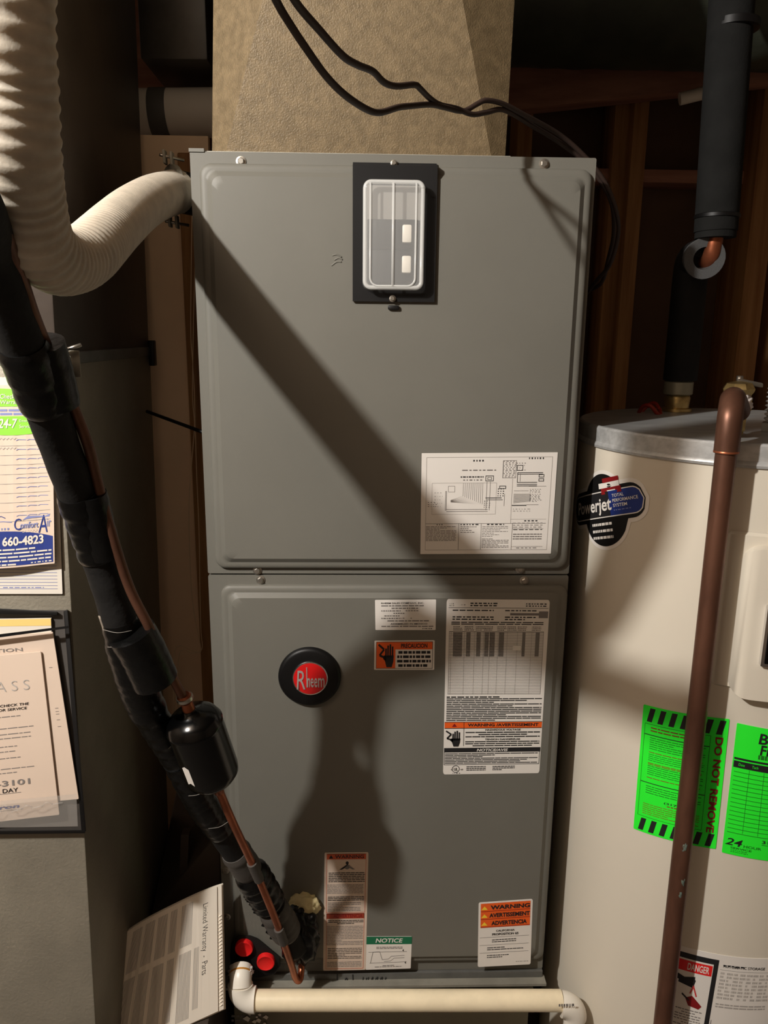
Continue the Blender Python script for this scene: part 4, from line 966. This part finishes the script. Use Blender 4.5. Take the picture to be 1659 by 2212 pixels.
# insulated cold pipe
ip = empty('insulated_water_pipe', nz); tag(ip, 'black foam insulated water pipe dropping to the tank top', 'pipe')
MB().lathe(nz+Vector((0, 0, .034)), (0, 0, 1), [(0, .026), (.002, .029), (.026, .029), (.028, .027)], 24).build('union_nut', mat('grey_union_nut', S(150, 145, 125), .45, metal=.4), ip, auto=40)
low0 = nz+Vector((.002, 0, .064)); low1 = P(1492, 590, .31)
lowp = spline([low0, low0.lerp(low1, .5), low1, P(1500, 562, .295), P(1512, 556, .265), P(1522, 558, .235)], 8)
MB().tube(lowp[:-8], .0335, 24).build('lower_sleeve', FOAM, ip, auto=50)
e0, e1_ = lowp[-9], lowp[-1]; axr = (e1_-e0).normalized()
MB().lathe(e0, axr, [(0, .033), ((e1_-e0).length, .0385), ((e1_-e0).length+.002, .0375), ((e1_-e0).length, .0205), (0, .018)], 28).build('foam_ring', FOAMR, ip, auto=40)
u0_ = P(1603, -320, .235); u1_ = P(1546, 500, .235)
MB().tube([u0_, u0_.lerp(u1_, .4), u1_], .0385, 28).build('upper_sleeve', FOAMG, ip, auto=50)
MB().tube([u1_.lerp(u0_, .03), u1_-Vector((0, 0, .012))], .0365, 28).build('sleeve_end', FOAMG, ip, auto=50)
tb = P(1549, 468, .235); MB().lathe(tb, (0, 0, 1), [(-.004, .039), (-.003, .0405), (.003, .0405), (.004, .039)], 28).build('tie_band', BLACK, ip, auto=40)
tb = P(1585, 60, .235); MB().lathe(tb, (0, 0, 1), [(-.006, .039), (-.004, .0435), (.008, .0435), (.01, .039)], 28).build('tape_band', BLACK, ip, auto=40)
MB().tube(spline([u1_, P(1541, 530, .237), P(1536, 552, .243), P(1527, 565, .262), P(1516, 566, .285)], 6), .0155, 18).build('copper_elbow', COPPER, ip, smooth=True)

# relief valve and its discharge pipe
XC, YC = .470, -.198
rv = empty('relief_valve', P(1595, 880, -.08)); tag(rv, 'brass relief valve with grey lever above copper discharge pipe', 'valve')
v0 = P(1592, 888, -.1); v1 = P(1597, 832, -.1); va = (v1-v0).normalized()
Lv = (v1-v0).length
MB().lathe(v0, va, [(-.03, .014), (0, .015), (.002, .021), (.02, .021), (.022, .017), (.03, .023), (.034, .024), (Lv, .021), (Lv+.003, .019), (Lv+.006, .006)], 8).build('valve_body', BRASS, rv, auto=30)
MB().tube([v1+va*.002, v1+va*.014], .005, 10).build('stem', STEEL, rv, smooth=True)
a_, b_2 = P(1592, 822, -.1), P(1646, 832, -.1)
MB().hexa([a_+Vector((0, -.005, -.003)), b_2+Vector((0, -.005, -.004)), b_2+Vector((0, .005, -.004)), a_+Vector((0, .005, -.003))], [a_+Vector((0, -.005, .004)), b_2+Vector((0, -.005, .003)), b_2+Vector((0, .005, .003)), a_+Vector((0, .005, .004))]).build('lever', mat('grey_lever', S(130, 125, 115), .4, metal=.5), rv, bevel=.002)
MB().tube([v0-va*.03, Vector((v0.x+.02, v0.y+.06, ZR-.002))], .012, 14).build('tank_nipple', BRASS, rv, smooth=True)
vs, fs = blob(v0+va*.012+Vector((-.004, -.016, 0)), (.018, .01, .016), .3, 4.4, 50); mesh('thread_tape', vs, fs, PTAPE, rv, smooth=True)
dc = empty('discharge_pipe', (XC, YC, 0)); tag(dc, 'vertical tarnished copper discharge pipe in front of the water heater', 'pipe')
zt2 = P(1556, 960, YC).z
MB().tube([(XC, YC, .06), (XC, YC, .5), (XC, YC, 1.0), (XC, YC, zt2)], .0148, 24).build('pipe', COPPERD, dc, auto=50)
top = P(1575, 893, YC+.02)
MB().tube(spline([Vector((XC, YC, zt2-.012)), Vector((XC, YC, zt2+.025)), Vector((XC+.003, YC+.006, zt2+.045)), Vector((XC+.016, YC+.03, zt2+.062)), v0+Vector((-.008, -.02, .002))], 7), .0172, 24).build('elbow', COPPERD, dc, auto=50)
MB().lathe((XC, YC, zt2-.0125), (0, 0, 1), [(0, .0152), (.001, .0176), (.003, .0176), (.004, .017)], 24).build('solder_ring', COPPER, dc, auto=40)
for q in ((1480, 1830), (1474, 1905), (1470, 1930)):
    vs, fs = blob(P(*q, YC-.0128), (.0045, .0022, .010), .5, q[1]*.1, 30, 3); mesh('patina_spot', vs, fs, PATINA, dc, smooth=True)
# ribbed steel connector at the right edge
rc = empty('steel_connector', (0, 0, ZR)); rc.location = P(1664, 960, -.02); rc['_base'] = tuple(rc.location)
tag(rc, 'shiny corrugated steel water connector at right edge of the tank top', 'pipe')
c0 = P(1664, 958, -.02); c0.z = ZR
cpth = resample(spline([c0, c0+Vector((0, 0, .05)), c0+Vector((.012, .02, .16)), c0+Vector((.03, .05, .4))], 10), .0012)
MB().tube(cpth, [.0125+.0022*math.cos(i*.0012/.007*2*math.pi) for i in range(len(cpth))], 24).build('bellows', mat('bellows_steel', S(205, 203, 198), .25, metal=.55), rc, smooth=True)
MB().lathe(c0, (0, 0, 1), [(0, .018), (.014, .018), (.016, .014)], 6).build('connector_nut', STEEL, rc)

# ================================================================== cables
def cable(name, pts, r, m, label, cat='cable', group=None, extra=None):
    o = MB().tube(spline([P(*a) for a in pts], 10), r, 10).build(name, m, None, smooth=True); tag(o, label, cat, group); return o
A = [(556, -90, -.58), (596, 0, -.53), (625, 50, -.51), (665, 110, -.485), (705, 165, -.455), (745, 205, -.42), (790, 235, -.375), (820, 243, -.345), (860, 232, -.29), (885, 229, -.255), (930, 226, -.19), (960, 232, -.15), (1000, 240, -.108), (1030, 225, -.09), (1050, 217, -.08), (1085, 224, -.06), (1130, 247, -.03), (1210, 292, .03), (1270, 345, .06), (1310, 400, .08), (1332, 460, .1), (1335, 510, .13), (1318, 570, .16), (1290, 605, .2), (1262, 640, .26)]
B = [(590, -90, -.58), (636, 0, -.53), (690, 65, -.49), (740, 120, -.445), (772, 140, -.41), (805, 154, -.37), (830, 178, -.34), (856, 186, -.31), (895, 183, -.262), (908, 192, -.24), (928, 212, -.195), (950, 226, -.158), (985, 234, -.12), (1020, 247, -.098), (1050, 243, -.078), (1090, 238, -.05), (1150, 272, .0), (1215, 312, .05), (1275, 362, .075), (1318, 430, .1), (1326, 500, .14), (1314, 560, .18), (1298, 612, .22), (1260, 632, .28)]
cable('cable', A, .0037, WIREB, 'dark cable sagging lowest across the plenum front, ending behind furnace')
cable('cable', B, .0037, WIREB, 'dark cable with kinks running above the other across the plenum')
W1 = [(425, 455, .27), (418, 700, .27), (416, 850, .27), (420, 920, .27), (414, 1000, .27), (408, 1100, .27), (412, 1250, .27), (420, 1330, .27), (434, 1404, .27), (418, 1406, .27), (400, 1398, .27), (384, 1396, .27), (376, 1415, .27), (374, 1470, .27), (376, 1540, .27)]
W2 = [(415, 455, .275), (412, 700, .275), (416, 780, .275), (420, 850, .275), (424, 1000, .275), (430, 1150, .275), (432, 1280, .275), (434, 1360, .275), (436, 1402, .275), (416, 1410, .268), (398, 1403, .268), (388, 1412, .268), (384, 1450, .268), (384, 1540, .268)]
cable('thin_wire', W1, .0009, WIREW, 'thin pale wire swinging left as it hangs beside the furnace', 'wire')
cable('thin_wire', W2, .0009, WIREW, 'thin pale wire hanging straight, nearest the furnace side', 'wire')
cable('cable', [(318, 889, .2), (375, 910, .12), (440, 934, .03)], .0032, BLACK, 'short straight black cable between the duct and the furnace', 'cable')

# ================================================================== overhead things at the back
fx = MB(); pts = [Vector((.06, .36, 2.31))]
zc_ = P(1300, 150, .3).z+.287
path = [Vector((.2+.012*i, .52, zc_)) for i in range(140)]
rr = [.21+.0008*math.sin(i*1.1)+.003*noise.noise(Vector((i*.2, 0, 0))) for i in range(140)]
fxd = MB().tube(path, rr, 40).build('wrapped_duct', FLEXD, None, smooth=True); tag(fxd, 'big dark wrapped round duct overhead at right', 'duct')
b0, b1, b2, b3 = P(1085, 130, .93), P(1085, 240, .93), P(1700, 172, .82), P(1700, 100, .82)
jo = MB().hexa([b1, b2, b2+Vector((.02, .06, 0)), b1+Vector((.02, .06, 0))], [b0, b3, b3+Vector((.02, .06, 0)), b0+Vector((.02, .06, 0))]).build('ceiling_joist', WOODD, None, bevel=.003); tag(jo, 'dark wooden joist slanting under the wrapped duct', 'joist')
w0, w1 = P(1468, 214, .76), P(1580, 186, .74)
tag(MB().tube([w0, w1], .015, 16).build('white_pipe', PVCW, None, auto=50), 'short white pipe under the dark joist at upper right', 'pipe')
vp = empty('vent_pipe', P(380, 245, .5)); tag(vp, 'thick white vent pipe behind the plenum at upper left', 'pipe')
v0_, v1_ = P(250, 246, .5), P(520, 243, .5)
MB().tube([v0_, v1_], .0475, 32).build('pipe', PVCW, vp, auto=50)
sv = P(348, 245, .5); dv = (v1_-v0_).normalized()
pts = []
MB().tube([sv-dv*.018+Vector((0, 0, 0)), sv+dv*.018], .0488, 32, True).build('strap', mat('grey_strap', S(96, 94, 90), .5), vp, auto=50)
hd = MB().box(P(308, 60, .45).x, P(452, 60, .45).x, .42, .7, P(380, 128, .42).z, 2.62).build('trunk_duct', mat('dark_trunk_steel', S(92, 88, 82), .4, metal=.5, var=.2, scale=8), None, bevel=.004)
tag(hd, 'dark horizontal trunk duct in the gap left of the plenum', 'duct')
for o in bpy.data.objects:
    if '_base' in o: del o['_base']
